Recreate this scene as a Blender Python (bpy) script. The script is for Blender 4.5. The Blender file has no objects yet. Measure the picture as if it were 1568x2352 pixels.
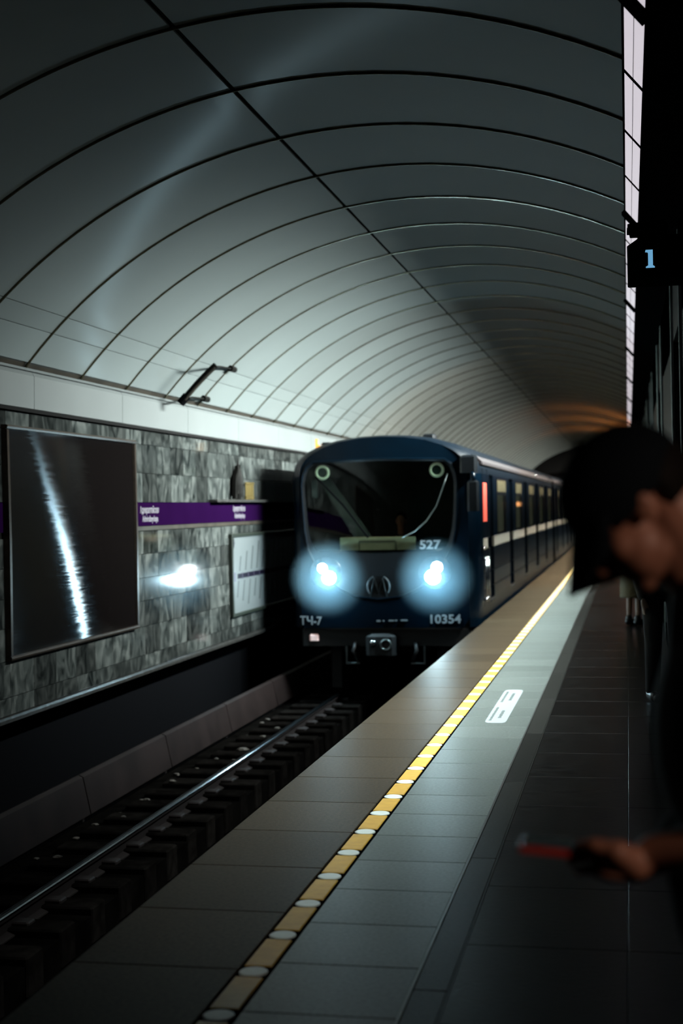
import bpy, bmesh, math, random
from mathutils import Vector, Matrix
random.seed(7)
SC = bpy.context.scene
COL = SC.collection
pi = math.pi
def R(d): return math.radians(d)

# ------------------------------------------------------------------ camera, world, exposure
CAMH = 1.58
FPX = 3267.0                                       # 50 mm on a 24 x 36 mm upright frame
fwd = Vector((1442 - 784, 1154 - 1176, FPX)).normalized()      # direction of the tracks in camera axes (right, down, forward)
ro = R(1.1)
up = Vector((-math.sin(ro), -math.cos(ro), 0)); up -= fwd * up.dot(fwd); up.normalize()
xr = fwd.cross(up)
if xr.x < 0: xr = -xr
row0 = Vector((xr[0], fwd[0], up[0])); row1 = Vector((xr[1], fwd[1], up[1])); row2 = Vector((xr[2], fwd[2], up[2]))
cd = bpy.data.cameras.new('camera'); cam = bpy.data.objects.new('camera', cd); COL.objects.link(cam)
rot = Matrix((row0, -row1, -row2)).transposed().to_4x4()
cam.matrix_world = Matrix.Translation((0, 0, CAMH)) @ rot
cd.sensor_fit = 'VERTICAL'; cd.sensor_height = 36.0; cd.sensor_width = 24.0; cd.lens = 36.0 * FPX / 2352.0
cd.clip_start = 0.05; cd.clip_end = 300
cd.dof.use_dof = True; cd.dof.focus_distance = 8.5; cd.dof.aperture_fstop = 2.0
SC.camera = cam
w = bpy.data.worlds.new('world'); SC.world = w; w.use_nodes = True
w.node_tree.nodes['Background'].inputs[0].default_value = (0.6, 0.9, 1.0, 1)
w.node_tree.nodes['Background'].inputs[1].default_value = 0.0003
SC.view_settings.view_transform = 'Standard'; SC.view_settings.look = 'None'
SC.view_settings.gamma = 1.0; SC.view_settings.use_curve_mapping = False
SC.view_settings.exposure = 0.0
try:
    SC.cycles.use_denoising = True
    SC.cycles.max_bounces = 8; SC.cycles.sample_clamp_indirect = 3.0
except Exception: pass

# the row of lamps along the right of the vault: plate from (.022, 3.95) to (.12, 3.83), shining left and down
LA = Vector((0.022, 0, 3.95)); LB = Vector((0.122, 0, 3.83))
LN = Vector((-(LA.z - LB.z), 0, -(LB.x - LA.x))).normalized()
VAULT_W = 290.0           # strip one of each lamp, thrown across at the vault and cornice
FLOOR_W = 46.0            # strip two, thrown down on the platform edge
def ramp(y, a, b, lo):
    t = min(1, max(0, (y - a) / (b - a))); return lo + (1 - lo) * t * t * (3 - 2 * t)
BEAM_W = 22.0            # each headlamp's forward beam
HEAD_E = 40.0            # headlamp lens radiance

# ------------------------------------------------------------------ materials
def mat(name, col, rough=0.5, metal=0.0, noise=0.0, nscale=8.0, bump=0.0, bscale=40.0, coat=0.0, coat_rough=0.1,
        emit=None, estr=0.0, spec=0.5, col2=None, objrand=0.0, stretch=(1, 1, 1)):
    m = bpy.data.materials.new(name); m.use_nodes = True
    nt = m.node_tree; n = nt.nodes; l = nt.links
    b = n['Principled BSDF']
    b.inputs['Base Color'].default_value = (*col, 1); b.inputs['Roughness'].default_value = rough
    b.inputs['Metallic'].default_value = metal; b.inputs['Specular IOR Level'].default_value = spec
    b.inputs['Coat Weight'].default_value = coat; b.inputs['Coat Roughness'].default_value = coat_rough
    if emit:
        b.inputs['Emission Color'].default_value = (*emit, 1); b.inputs['Emission Strength'].default_value = estr
    if noise or bump or objrand or col2:
        tc = n.new('ShaderNodeTexCoord'); mp = n.new('ShaderNodeMapping'); mp.inputs['Scale'].default_value = stretch
        geo = n.new('ShaderNodeNewGeometry')
        l.new(geo.outputs['Position'], mp.inputs['Vector'])
        last = None
        if noise or col2:
            t = n.new('ShaderNodeTexNoise'); t.inputs['Scale'].default_value = nscale; t.inputs['Detail'].default_value = 6
            l.new(mp.outputs['Vector'], t.inputs['Vector'])
            r = n.new('ShaderNodeValToRGB')
            c2 = col2 or tuple(c * (1 - noise) for c in col); c1 = col if col2 else tuple(min(1, c * (1 + noise)) for c in col)
            r.color_ramp.elements[0].position = 0.35; r.color_ramp.elements[1].position = 0.65
            r.color_ramp.elements[0].color = (*c2, 1); r.color_ramp.elements[1].color = (*c1, 1)
            l.new(t.outputs['Fac'], r.inputs['Fac']); last = r.outputs['Color']
        if objrand:
            oi = n.new('ShaderNodeObjectInfo'); mr = n.new('ShaderNodeMapRange')
            mr.inputs['To Min'].default_value = 1 - objrand; mr.inputs['To Max'].default_value = 1 + objrand
            l.new(oi.outputs['Random'], mr.inputs['Value'])
            mx = n.new('ShaderNodeMix'); mx.data_type = 'RGBA'; mx.blend_type = 'MULTIPLY'; mx.inputs['Factor'].default_value = 1
            if last: l.new(last, mx.inputs['A'])
            else: mx.inputs['A'].default_value = (*col, 1)
            cc = n.new('ShaderNodeCombineColor')
            for k in range(3): l.new(mr.outputs['Result'], cc.inputs[k])
            l.new(cc.outputs['Color'], mx.inputs['B']); last = mx.outputs['Result']
        if last: l.new(last, b.inputs['Base Color'])
        if bump:
            t2 = n.new('ShaderNodeTexNoise'); t2.inputs['Scale'].default_value = bscale; t2.inputs['Detail'].default_value = 4
            l.new(mp.outputs['Vector'], t2.inputs['Vector'])
            bp = n.new('ShaderNodeBump'); bp.inputs['Strength'].default_value = bump; bp.inputs['Distance'].default_value = 0.01
            l.new(t2.outputs['Fac'], bp.inputs['Height']); l.new(bp.outputs['Normal'], b.inputs['Normal'])
    return m

M = {}
M['vault_panel'] = mat('vault_panel', (0.07, 0.08, 0.0788), 0.55, noise=0.03, nscale=0.8, spec=0.06, coat=0.012, coat_rough=0.16, objrand=0.05, bump=0.03, bscale=1.5)
M['vault_back'] = mat('vault_back', (0.012, 0.012, 0.0112), 0.8)
M['rib'] = mat('rib', (0.15, 0.135, 0.085), 0.2, metal=0.9, bump=0.15, bscale=60)
M['seam'] = mat('seam', (0.012, 0.013, 0.013), 0.6, spec=0)
M['cornice'] = mat('cornice', (0.040, 0.0455, 0.0448), 0.5, noise=0.04, nscale=2)
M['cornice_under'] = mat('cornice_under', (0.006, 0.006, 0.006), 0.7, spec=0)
M['black'] = mat('black', (0.0016, 0.0017, 0.002), 0.6, spec=0)
M['dark_stone'] = mat('dark_stone', (0.009, 0.008, 0.007), 0.35, noise=0.4, nscale=6, bump=0.05, spec=0.06)
M['steel'] = mat('steel', (0.30, 0.35, 0.35), 0.3, metal=1.0)
M['chrome'] = mat('chrome', (0.75, 0.8, 0.85), 0.12, metal=1.0)
M['bronze'] = mat('bronze', (0.0352, 0.0264, 0.0198), 0.35, metal=0.8, noise=0.2, nscale=20)
M['dark_bronze'] = mat('dark_bronze', (0.0012, 0.0011, 0.0008), 0.6, noise=0.3, nscale=15, spec=0.05)
M['brass'] = mat('brass', (0.22, 0.168, 0.064), 0.3, metal=0.9)
M['sill'] = mat('sill', (0.0154, 0.0154, 0.01452), 0.2, noise=0.3, nscale=12, bump=0.15, bscale=12)
M['band'] = mat('band', (0.0032, 0.0006, 0.0064), 0.35, noise=0.06, nscale=3, spec=0)
M['trim_strip'] = mat('trim_strip', (0.022, 0.0187, 0.0143), 0.35, metal=0.4, noise=0.3, nscale=5)
M['white_text'] = mat('white_text', (0.0704, 0.06336, 0.07568), 0.5)
M['edge_slab'] = mat('edge_slab', (0.032, 0.0245, 0.0155), 0.42, noise=0.3, nscale=55, bump=0.12, bscale=120, objrand=0.13, spec=0.03)
M['grey_slab'] = mat('grey_slab', (0.08, 0.096, 0.092), 0.36, noise=0.22, nscale=60, bump=0.10, bscale=120, objrand=0.10, spec=0.12)
M['border_slab'] = mat('border_slab', (0.0144, 0.0152, 0.014), 0.4, noise=0.4, nscale=70, bump=0.12, bscale=120, objrand=0.25, spec=0.05)
M['floor_tile'] = mat('floor_tile', (0.004, 0.0042, 0.0042), 0.3, noise=0.55, nscale=9, bump=0.08, bscale=30, objrand=0.4, stretch=(1, 1.6, 1), spec=0.08)
M['joint'] = mat('joint', (0.0048, 0.0048, 0.0048), 0.8, spec=0)
M['thin_steel'] = mat('thin_steel', (0.14, 0.148, 0.144), 0.3, metal=0.8)
M['yellow'] = mat('yellow', (0.465, 0.2812, 0.0375), 0.45, noise=0.10, nscale=18, objrand=0.07)
M['white_disc'] = mat('white_disc', (0.576, 0.656, 0.632), 0.4, noise=0.05, nscale=30)
M['decal_white'] = mat('decal_white', (0.2142, 0.255, 0.2703), 0.5)
M['decal_grey'] = mat('decal_grey', (0.052, 0.0728, 0.0676), 0.6, noise=0.4, nscale=90)
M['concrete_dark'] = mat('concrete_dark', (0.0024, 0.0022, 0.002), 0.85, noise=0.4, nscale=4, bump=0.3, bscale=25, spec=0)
M['sleeper'] = mat('sleeper', (0.0056, 0.004928, 0.00448), 0.75, noise=0.4, nscale=10, bump=0.3, bscale=40, objrand=0.3, spec=0)
M['cover'] = mat('cover', (0.00875, 0.00595, 0.0056), 0.55, noise=0.2, nscale=3, spec=0.05)
M['litter'] = mat('litter', (0.056, 0.048, 0.04), 0.7, noise=0.3, nscale=30)
M['rail_steel'] = mat('rail_steel', (0.075, 0.088, 0.10), 0.22, metal=1.0)
M['rail_dark'] = mat('rail_dark', (0.035, 0.03, 0.03), 0.6, metal=0.4, spec=0)
M['train_blue'] = mat('train_blue', (0.00012, 0.0023, 0.0052), 0.30, coat=0.04, coat_rough=0.08, noise=0.12, nscale=3, spec=0.12)
M['train_roof'] = mat('train_roof', (0.0004, 0.0020, 0.0040), 0.45, spec=0.1)
M['train_black'] = mat('train_black', (0.004, 0.005, 0.006), 0.25)
M['door_dark'] = mat('door_dark', (0.004, 0.008, 0.014), 0.35, spec=0.2)
M['gutter'] = mat('gutter', (0.018, 0.0136, 0.0144), 0.5)
M['cream'] = mat('cream', (0.34, 0.316, 0.264), 0.4)
M['under'] = mat('under', (0.010, 0.011, 0.012), 0.55, metal=0.3)
M['letter'] = mat('letter', (0.136, 0.152, 0.164), 0.5)
M['emblem'] = mat('emblem', (0.035, 0.045, 0.05), 0.35, metal=0.6)
M['pink'] = mat('pink', (0.85, 0.58, 0.55), 0.4, emit=(0.9, 0.6, 0.58), estr=0.10)
M['red_led'] = mat('red_led', (0.5, 0.06, 0.04), 0.5, emit=(1.0, 0.13, 0.08), estr=0.62)
M['headlamp'] = mat('headlamp', (1, 1, 1), 0.3, emit=(0.86, 0.97, 1.0), estr=HEAD_E)
M['unlit_ring_lamp'] = mat('unlit_ring_lamp', (0.6, 0.64, 0.5), 0.4, emit=(0.78, 0.85, 0.62), estr=0.14)  # unlit in itself; reflected sheen painted as faint emission
M['ring_core'] = mat('ring_core', (0.02, 0.03, 0.028), 0.2)
M['beige'] = mat('beige', (0.2, 0.172, 0.108), 0.6, noise=0.1, nscale=6)
M['beige_dark'] = mat('beige_dark', (0.048, 0.04, 0.024), 0.6)
M['cab'] = mat('cab', (0.035, 0.04, 0.036), 0.7, noise=0.2, nscale=4)
M['win_reflect'] = mat('win_reflect', (0.25, 0.22, 0.13), 0.15, emit=(0.62, 0.52, 0.30), estr=0.24, coat=1, coat_rough=0.05)  # dark glass; its yellowish reflection is painted in as emission
M['win_reflect_dim'] = mat('win_reflect_dim', (0.02, 0.025, 0.02), 0.06, emit=(0.35, 0.40, 0.24), estr=0.10, coat=1, coat_rough=0.03)  # dark glass; dim greenish reflection put into the emission
M['win_dark'] = mat('win_dark', (0.004, 0.006, 0.007), 0.05, coat=1, coat_rough=0.03)
M['lamp_face'] = mat('lamp_face', (0.7, 0.7, 0.7), 0.5, emit=(0.585, 0.53, 0.585), estr=1.0)
M['digit'] = mat('digit', (0.1, 0.2, 0.3), 0.5, emit=(0.16, 0.42, 0.68), estr=0.85)
M['sign_green'] = mat('sign_green', (0.0012, 0.003, 0.0022), 0.4, spec=0)
M['map_white'] = mat('map_white', (0.0462, 0.05314, 0.05468), 0.35)
M['map_line'] = mat('map_line', (0.0015, 0.001, 0.004), 0.5, spec=0.1)
M['map_violet'] = mat('map_violet', (0.01848, 0.01386, 0.02772), 0.5)
M['map_text'] = mat('map_text', (0.0033, 0.00594, 0.00594), 0.6)
M['map_frame'] = mat('map_frame', (0.006, 0.008, 0.006), 0.4, spec=0.2)
M['skin'] = mat('skin', (0.36, 0.165, 0.105), 0.5, noise=0.06, nscale=25)
M['skin_dark'] = mat('skin_dark', (0.2112, 0.1248, 0.0864), 0.55)
M['navy'] = mat('navy', (0.004, 0.0068, 0.0096), 0.85, bump=0.1, bscale=150, spec=0.08)
M['jacket'] = mat('jacket', (0.007, 0.008, 0.011), 0.8, bump=0.15, bscale=60)
M['hair'] = mat('hair', (0.008, 0.007, 0.006), 0.6, bump=0.3, bscale=120, spec=0.05)
M['khaki'] = mat('khaki', (0.0924, 0.0714, 0.0336), 0.85, bump=0.1, bscale=80)
M['shoe'] = mat('shoe', (0.006, 0.006, 0.007), 0.35)
M['trousers'] = mat('trousers', (0.008, 0.009, 0.013), 0.85)
M['red_phone'] = mat('red_phone', (0.42, 0.025, 0.015), 0.4)
M['glass_black'] = mat('glass_black', (0.004, 0.004, 0.005), 0.06)
M['warm_lamp'] = mat('warm_lamp', (0.8, 0.5, 0.3), 0.4, emit=(1.0, 0.42, 0.14), estr=2.5)
M['end_wall'] = mat('end_wall', (0.008, 0.008, 0.008), 0.8, spec=0)

def marble():
    m = bpy.data.materials.new('marble'); m.use_nodes = True; nt = m.node_tree; n = nt.nodes; l = nt.links
    b = n['Principled BSDF']; b.inputs['Roughness'].default_value = 0.10; b.inputs['Specular IOR Level'].default_value = 0.5
    geo = n.new('ShaderNodeNewGeometry'); oi = n.new('ShaderNodeObjectInfo')
    va = n.new('ShaderNodeVectorMath'); va.operation = 'SCALE'; va.inputs[0].default_value = (3, 17, 11)
    l.new(oi.outputs['Random'], va.inputs['Scale'])
    ad = n.new('ShaderNodeVectorMath'); ad.operation = 'ADD'; l.new(geo.outputs['Position'], ad.inputs[0]); l.new(va.outputs['Vector'], ad.inputs[1])
    mp = n.new('ShaderNodeMapping'); mp.inputs['Scale'].default_value = (1, 1.0, 0.60); mp.inputs['Rotation'].default_value = (R(32), 0, 0)
    l.new(ad.outputs['Vector'], mp.inputs['Vector'])
    t = n.new('ShaderNodeTexNoise'); t.inputs['Scale'].default_value = 4.2; t.inputs['Detail'].default_value = 8; t.inputs['Distortion'].default_value = 2.2
    l.new(mp.outputs['Vector'], t.inputs['Vector'])
    r = n.new('ShaderNodeValToRGB'); e = r.color_ramp.elements
    e[0].position = 0.30; e[0].color = (0.002448, 0.003366, 0.003366, 1); e[1].position = 0.72; e[1].color = (0.0459, 0.05018, 0.04712, 1)
    e2 = r.color_ramp.elements.new(0.5); e2.color = (0.01897, 0.02203, 0.02081, 1)
    l.new(t.outputs['Fac'], r.inputs['Fac'])
    mr = n.new('ShaderNodeMapRange'); mr.inputs['To Min'].default_value = 0.35; mr.inputs['To Max'].default_value = 1.35
    l.new(oi.outputs['Random'], mr.inputs['Value'])
    hs = n.new('ShaderNodeHueSaturation'); l.new(r.outputs['Color'], hs.inputs['Color']); l.new(mr.outputs['Result'], hs.inputs['Value'])
    hs.inputs['Saturation'].default_value = 0.9
    l.new(hs.outputs['Color'], b.inputs['Base Color'])
    return m
M['marble'] = marble()

def poster_film():
    """dark glossy advertising film with fine horizontal ridges: highlights spread vertically"""
    m = bpy.data.materials.new('poster_film'); m.use_nodes = True; nt = m.node_tree; n = nt.nodes; l = nt.links
    b = n['Principled BSDF']; out = n['Material Output']
    geo = n.new('ShaderNodeNewGeometry'); sp = n.new('ShaderNodeSeparateXYZ'); l.new(geo.outputs['Position'], sp.inputs[0])
    b.inputs['Base Color'].default_value = (0.0016, 0.0013, 0.0013, 1); b.inputs['Roughness'].default_value = 0.55; b.inputs['Specular IOR Level'].default_value = 0.0
    # prismatic ridges: facets lean a few degrees along the wall, turning across the sheet
    mt = lambda op, a, c: _math(nt, op, a, c)
    zz = mt('SUBTRACT', sp.outputs['Z'], 0.35)
    cz = mt('MULTIPLY', mt('MULTIPLY', zz, zz), 0.08)
    yc = mt('ADD', mt('SUBTRACT', mt('MULTIPLY', zz, -0.61), -12.95), cz)      # line of ridges on the sheet
    dy = mt('SUBTRACT', sp.outputs['Y'], yc)
    g = mt('MINIMUM', mt('MAXIMUM', mt('ADD', mt('MULTIPLY', dy, 0.075), 0.112), 0.088), 0.22)
    nz = n.new('ShaderNodeTexNoise'); nz.inputs['Scale'].default_value = 1.0; nz.inputs['Detail'].default_value = 3
    mpn = n.new('ShaderNodeMapping'); mpn.inputs['Scale'].default_value = (1, 3.0, 70.0); l.new(geo.outputs['Position'], mpn.inputs['Vector'])
    l.new(mpn.outputs['Vector'], nz.inputs['Vector'])
    g = mt('ADD', g, mt('MULTIPLY', mt('SUBTRACT', nz.outputs['Fac'], 0.5), 0.035))
    cx = n.new('ShaderNodeCombineXYZ'); cx.inputs[0].default_value = 1.0; l.new(g, cx.inputs[1])
    cx.inputs[2].default_value = 0.0
    nm = n.new('ShaderNodeVectorMath'); nm.operation = 'NORMALIZE'; l.new(cx.outputs[0], nm.inputs[0])
    gl = n.new('ShaderNodeBsdfAnisotropic'); gl.distribution = 'BECKMANN'; gl.inputs['Roughness'].default_value = 0.212; gl.inputs['Anisotropy'].default_value = 0.82
    gl.inputs['Color'].default_value = (0.9, 0.93, 0.95, 1)
    tg = n.new('ShaderNodeCombineXYZ'); tg.inputs[1].default_value = 1.0
    l.new(tg.outputs[0], gl.inputs['Tangent']); l.new(nm.outputs[0], gl.inputs['Normal'])
    mx = n.new('ShaderNodeMixShader'); mx.inputs[0].default_value = 0.16
    l.new(b.outputs[0], mx.inputs[1]); l.new(gl.outputs[0], mx.inputs[2]); l.new(mx.outputs[0], out.inputs[0])
    return m
def _math(nt, op, a, c):
    q = nt.nodes.new('ShaderNodeMath'); q.operation = op
    for i, v in enumerate((a, c)):
        if isinstance(v, (int, float)): q.inputs[i].default_value = v
        else: nt.links.new(v, q.inputs[i])
    return q.outputs[0]
M['poster_film'] = poster_film()

def glass_mat():
    m = bpy.data.materials.new('cab_glass'); m.use_nodes = True; nt = m.node_tree; n = nt.nodes; l = nt.links
    out = n['Material Output']; n.remove(n['Principled BSDF'])
    tr = n.new('ShaderNodeBsdfTransparent'); tr.inputs[0].default_value = (0.42, 0.50, 0.46, 1)
    gl = n.new('ShaderNodeBsdfGlossy'); gl.inputs['Roughness'].default_value = 0.03; gl.inputs[0].default_value = (0.9, 0.95, 0.95, 1)
    fr = n.new('ShaderNodeFresnel'); fr.inputs[0].default_value = 1.5
    mx = n.new('ShaderNodeMixShader'); l.new(fr.outputs[0], mx.inputs[0]); l.new(tr.outputs[0], mx.inputs[1]); l.new(gl.outputs[0], mx.inputs[2])
    l.new(mx.outputs[0], out.inputs[0]); return m
M['cab_glass'] = glass_mat()

def halo_mat(center, rad, dens):  # scattering ball that imitates lens flare round a lamp
    m = bpy.data.materials.new('halo_ball'); m.use_nodes = True; nt = m.node_tree; n = nt.nodes; l = nt.links
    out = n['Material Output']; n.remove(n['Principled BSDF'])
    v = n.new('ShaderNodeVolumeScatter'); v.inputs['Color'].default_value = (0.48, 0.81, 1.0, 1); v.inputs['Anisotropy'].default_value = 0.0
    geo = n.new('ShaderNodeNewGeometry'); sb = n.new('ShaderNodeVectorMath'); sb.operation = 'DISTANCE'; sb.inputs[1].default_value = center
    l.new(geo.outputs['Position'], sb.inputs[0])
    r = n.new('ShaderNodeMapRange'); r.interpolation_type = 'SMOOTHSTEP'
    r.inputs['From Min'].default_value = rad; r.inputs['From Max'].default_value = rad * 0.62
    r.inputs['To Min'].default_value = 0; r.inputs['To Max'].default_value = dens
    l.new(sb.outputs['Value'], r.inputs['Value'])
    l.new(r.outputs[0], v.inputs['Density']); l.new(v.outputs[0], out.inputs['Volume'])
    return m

# ------------------------------------------------------------------ mesh helpers
class MB:
    def __init__(s): s.v = []; s.f = []
    def quad_grid(s, rows):                      # rows: list of equal-length point lists
        b = len(s.v); n = len(rows[0])
        for r in rows: s.v += [tuple(p) for p in r]
        for i in range(len(rows) - 1):
            for j in range(n - 1):
                s.f.append((b + i * n + j, b + i * n + j + 1, b + (i + 1) * n + j + 1, b + (i + 1) * n + j))
        return s
    def box(s, x0, x1, y0, y1, z0, z1):
        b = len(s.v)
        s.v += [(x, y, z) for z in (z0, z1) for y in (y0, y1) for x in (x0, x1)]
        for q in ((0, 2, 3, 1), (4, 5, 7, 6), (0, 1, 5, 4), (2, 6, 7, 3), (0, 4, 6, 2), (1, 3, 7, 5)): s.f.append(tuple(b + i for i in q))
        return s
    def cbox(s, x0, x1, y0, y1, z0, z1, c):      # box with chamfered vertical and top edges (12 corner columns)
        pts = [(x0 + c, y0), (x1 - c, y0), (x1, y0 + c), (x1, y1 - c), (x1 - c, y1), (x0 + c, y1), (x0, y1 - c), (x0, y0 + c)]
        mx, my = (x0 + x1) / 2, (y0 + y1) / 2
        b = len(s.v)
        for z, k in ((z0, 0), (z1 - c, 0), (z1, c)):
            for x, y in pts: s.v.append((x - k * (1 if x > mx else -1), y - k * (1 if y > my else -1), z))
        for i in range(2):
            for j in range(8): s.f.append((b + i * 8 + j, b + i * 8 + (j + 1) % 8, b + i * 8 + 8 + (j + 1) % 8, b + i * 8 + 8 + j))
        s.f.append(tuple(b + 16 + j for j in range(8))); s.f.append(tuple(b + 7 - j for j in range(8)))
        return s
    def prism(s, poly, a0, a1, axis):            # poly of 2D points extruded along axis
        b = len(s.v); n = len(poly)
        def P(p, a): return (a, p[0], p[1]) if axis == 'x' else (p[0], a, p[1]) if axis == 'y' else (p[0], p[1], a)
        s.v += [P(p, a0) for p in poly] + [P(p, a1) for p in poly]
        for i in range(n): s.f.append((b + i, b + (i + 1) % n, b + n + (i + 1) % n, b + n + i))
        s.f.append(tuple(b + i for i in reversed(range(n)))); s.f.append(tuple(b + n + i for i in range(n)))
        return s
    def tube(s, pts, r, n=8, caps=True):
        b = len(s.v); pts = [Vector(p) for p in pts]; rr = r if isinstance(r, (list, tuple)) else [r] * len(pts)
        prev = None
        for i, p in enumerate(pts):
            t = (pts[min(i + 1, len(pts) - 1)] - pts[max(i - 1, 0)]).normalized()
            if prev is None:
                a = Vector((0, 0, 1)) if abs(t.z) < 0.9 else Vector((1, 0, 0)); a = (a - t * a.dot(t)).normalized()
            else: a = (prev - t * prev.dot(t)).normalized()
            prev = a; c = t.cross(a)
            for k in range(n):
                q = p + (a * math.cos(2 * pi * k / n) + c * math.sin(2 * pi * k / n)) * rr[i]; s.v.append(tuple(q))
        for i in range(len(pts) - 1):
            for k in range(n): s.f.append((b + i * n + k, b + i * n + (k + 1) % n, b + (i + 1) * n + (k + 1) % n, b + (i + 1) * n + k))
        if caps:
            s.f.append(tuple(b + k for k in reversed(range(n)))); e = b + (len(pts) - 1) * n; s.f.append(tuple(e + k for k in range(n)))
        return s
    def ell(s, c, rad, mtx=None, nu=20, nv=12):
        b = len(s.v); c = Vector(c); m = mtx or Matrix.Identity(3)
        for i in range(1, nv):
            th = pi * i / nv
            for j in range(nu):
                ph = 2 * pi * j / nu
                s.v.append(tuple(c + m @ Vector((rad[0] * math.sin(th) * math.cos(ph), rad[1] * math.sin(th) * math.sin(ph), rad[2] * math.cos(th)))))
        t = len(s.v); s.v.append(tuple(c + m @ Vector((0, 0, rad[2])))); s.v.append(tuple(c + m @ Vector((0, 0, -rad[2]))))
        for i in range(nv - 2):
            for j in range(nu): s.f.append((b + i * nu + j, b + i * nu + nu + j, b + i * nu + nu + (j + 1) % nu, b + i * nu + (j + 1) % nu))
        for j in range(nu):
            s.f.append((t, b + j, b + (j + 1) % nu)); e = b + (nv - 2) * nu; s.f.append((t + 1, e + (j + 1) % nu, e + j))
        return s
    def cap(s, p, q, r1, r2, n=14):              # tapered capsule, as an overlap of closed pieces
        s.tube([p, q], [r1, r2], n); s.ell(p, (r1,) * 3, None, n, 8); s.ell(q, (r2,) * 3, None, n, 8); return s
    def mesh(s, name, smooth=False):
        m = bpy.data.meshes.new(name); m.from_pydata(s.v, [], s.f); m.update()
        bm = bmesh.new(); bm.from_mesh(m); bmesh.ops.recalc_face_normals(bm, faces=bm.faces); bm.to_mesh(m); bm.free()
        if smooth:
            for p in m.polygons: p.use_smooth = True
        return m

def link(name, mesh, m, parent=None, loc=None):
    o = bpy.data.objects.new(name, mesh)
    if m is not None and mesh is not None and not mesh.materials: mesh.materials.append(m)
    COL.objects.link(o)
    if parent:
        o.parent = parent
        base = world_loc(parent)
        o.location = (Vector(loc) if loc else Vector((0, 0, 0))) - base        # meshes are drawn in world coordinates
    elif loc: o.location = loc
    return o
WL = {}
def world_loc(o):
    v = Vector(o.location); p = o.parent
    while p: v = v + Vector(p.location); p = p.parent
    return v
def part(name, mb, m, parent, smooth=False, loc=None, label=None):
    o = link(name, mb.mesh(name, smooth), m, parent, loc)
    if label: o['label'] = label
    return o
def tag(o, label, cat, group=None):
    o['label'] = label; o['category'] = cat
    if group: o['group'] = group
    return o
def thing(name, label, cat, loc=(0, 0, 0), group=None):
    o = bpy.data.objects.new(name, None); COL.objects.link(o); o.location = loc; o.empty_display_size = 0.1
    return tag(o, label, cat, group)
def struct(name, mb, m, smooth=False):
    o = link(name, mb.mesh(name, smooth), m); o['kind'] = 'structure'; return o
def copies(name, mesh, m, parent, locs):
    out = []
    for p in locs:
        out.append(link(name, mesh, m, parent, p))
    return out
def smooth_angle(o, deg=40):
    me = o.data
    for p in me.polygons: p.use_smooth = True
    try: me.set_sharp_from_angle(angle=R(deg))
    except Exception: pass
def text_mesh(body, size, width=None, depth=0.004, bold=0.0, align='CENTER'):
    cu = bpy.data.curves.new('lettering', 'FONT'); cu.body = body; cu.size = size; cu.extrude = depth; cu.offset = bold
    cu.align_x = align; cu.align_y = 'CENTER'; cu.resolution_u = 3
    o = bpy.data.objects.new('lettering', cu); COL.objects.link(o)
    bpy.context.view_layer.update()
    me = bpy.data.meshes.new_from_object(o.evaluated_get(bpy.context.evaluated_depsgraph_get()))
    bpy.data.objects.remove(o); me.materials.clear()
    if width:
        xs = [v.co.x for v in me.vertices]; k = width / max(1e-6, max(xs) - min(xs))
        for v in me.vertices: v.co.x *= k
    return me
def place_text(name, me, m, parent, pos, rot):
    o = link(name, me, m, parent, pos); o.rotation_euler = rot; return o
def remesh(mb, voxel, smooth=4, factor=0.5):
    me = bpy.data.meshes.new('body'); me.from_pydata(mb.v, [], mb.f); me.update()
    bm = bmesh.new(); bm.from_mesh(me); bmesh.ops.recalc_face_normals(bm, faces=bm.faces); bm.to_mesh(me); bm.free()
    o = bpy.data.objects.new('body', me); COL.objects.link(o)
    md = o.modifiers.new('r', 'REMESH'); md.mode = 'VOXEL'; md.voxel_size = voxel; md.use_smooth_shade = True
    sm = o.modifiers.new('s', 'SMOOTH'); sm.iterations = smooth; sm.factor = factor
    bpy.context.view_layer.update()
    out = bpy.data.meshes.new_from_object(o.evaluated_get(bpy.context.evaluated_depsgraph_get()))
    bpy.data.objects.remove(o)
    for p in out.polygons: p.use_smooth = True
    return out

# ------------------------------------------------------------------ vault
VC = (-1.87, 0.13); VR = 4.32; PITCH = 1.28; RING0 = 11.78
def vp(th, r=VR, y=0.0): return (VC[0] + r * math.cos(R(th)), y, VC[1] + r * math.sin(R(th)))
YEND = RING0 + 48 * PITCH
rows = [[vp(5 + 137 * i / 70, VR + 0.035, y) for i in range(71)] for y in (0.5, YEND + 0.1)]
ceiling = struct('ceiling', MB().quad_grid(rows), M['vault_back'], True)
RING_K = list(range(-8, 48))
def vault_panel(t0, t1, name):
    n = max(2, int((t1 - t0) / 2.5)); mb = MB()
    a, b = 0.012, PITCH - 0.012
    ths = [t0 + (t1 - t0) * i / n for i in range(n + 1)]
    rws = [[vp(t, VR + 0.03, a) for t in ths], [vp(t, VR, a) for t in ths], [vp(t, VR, b) for t in ths], [vp(t, VR + 0.03, b) for t in ths]]
    mb.quad_grid(rws)
    for t in (t0, t1): mb.quad_grid([[vp(t, VR, a), vp(t, VR, b)], [vp(t, VR + 0.03, a), vp(t, VR + 0.03, b)]])
    me = mb.mesh(name); me.materials.append(M['vault_panel'])
    for p in me.polygons: p.use_smooth = True
    me.set_sharp_from_angle(angle=R(40))
    return me
for t0, t1 in ((40, 98.72), (99.18, 132.72), (132.84, 135.28), (135.40, 139.72)):
    me = vault_panel(t0, t1, 'ceiling_panel')
    copies('ceiling_panel', me, None, ceiling, [(0, RING0 + PITCH * k, 0) for k in RING_K])
arc = [vp(40 + 101.2 * i / 56, VR - 0.004, 0) for i in range(57)]
rib_me = MB().tube(arc, 0.0135, 6).mesh('rib', True); rib_me.materials.append(M['rib'])
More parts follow.
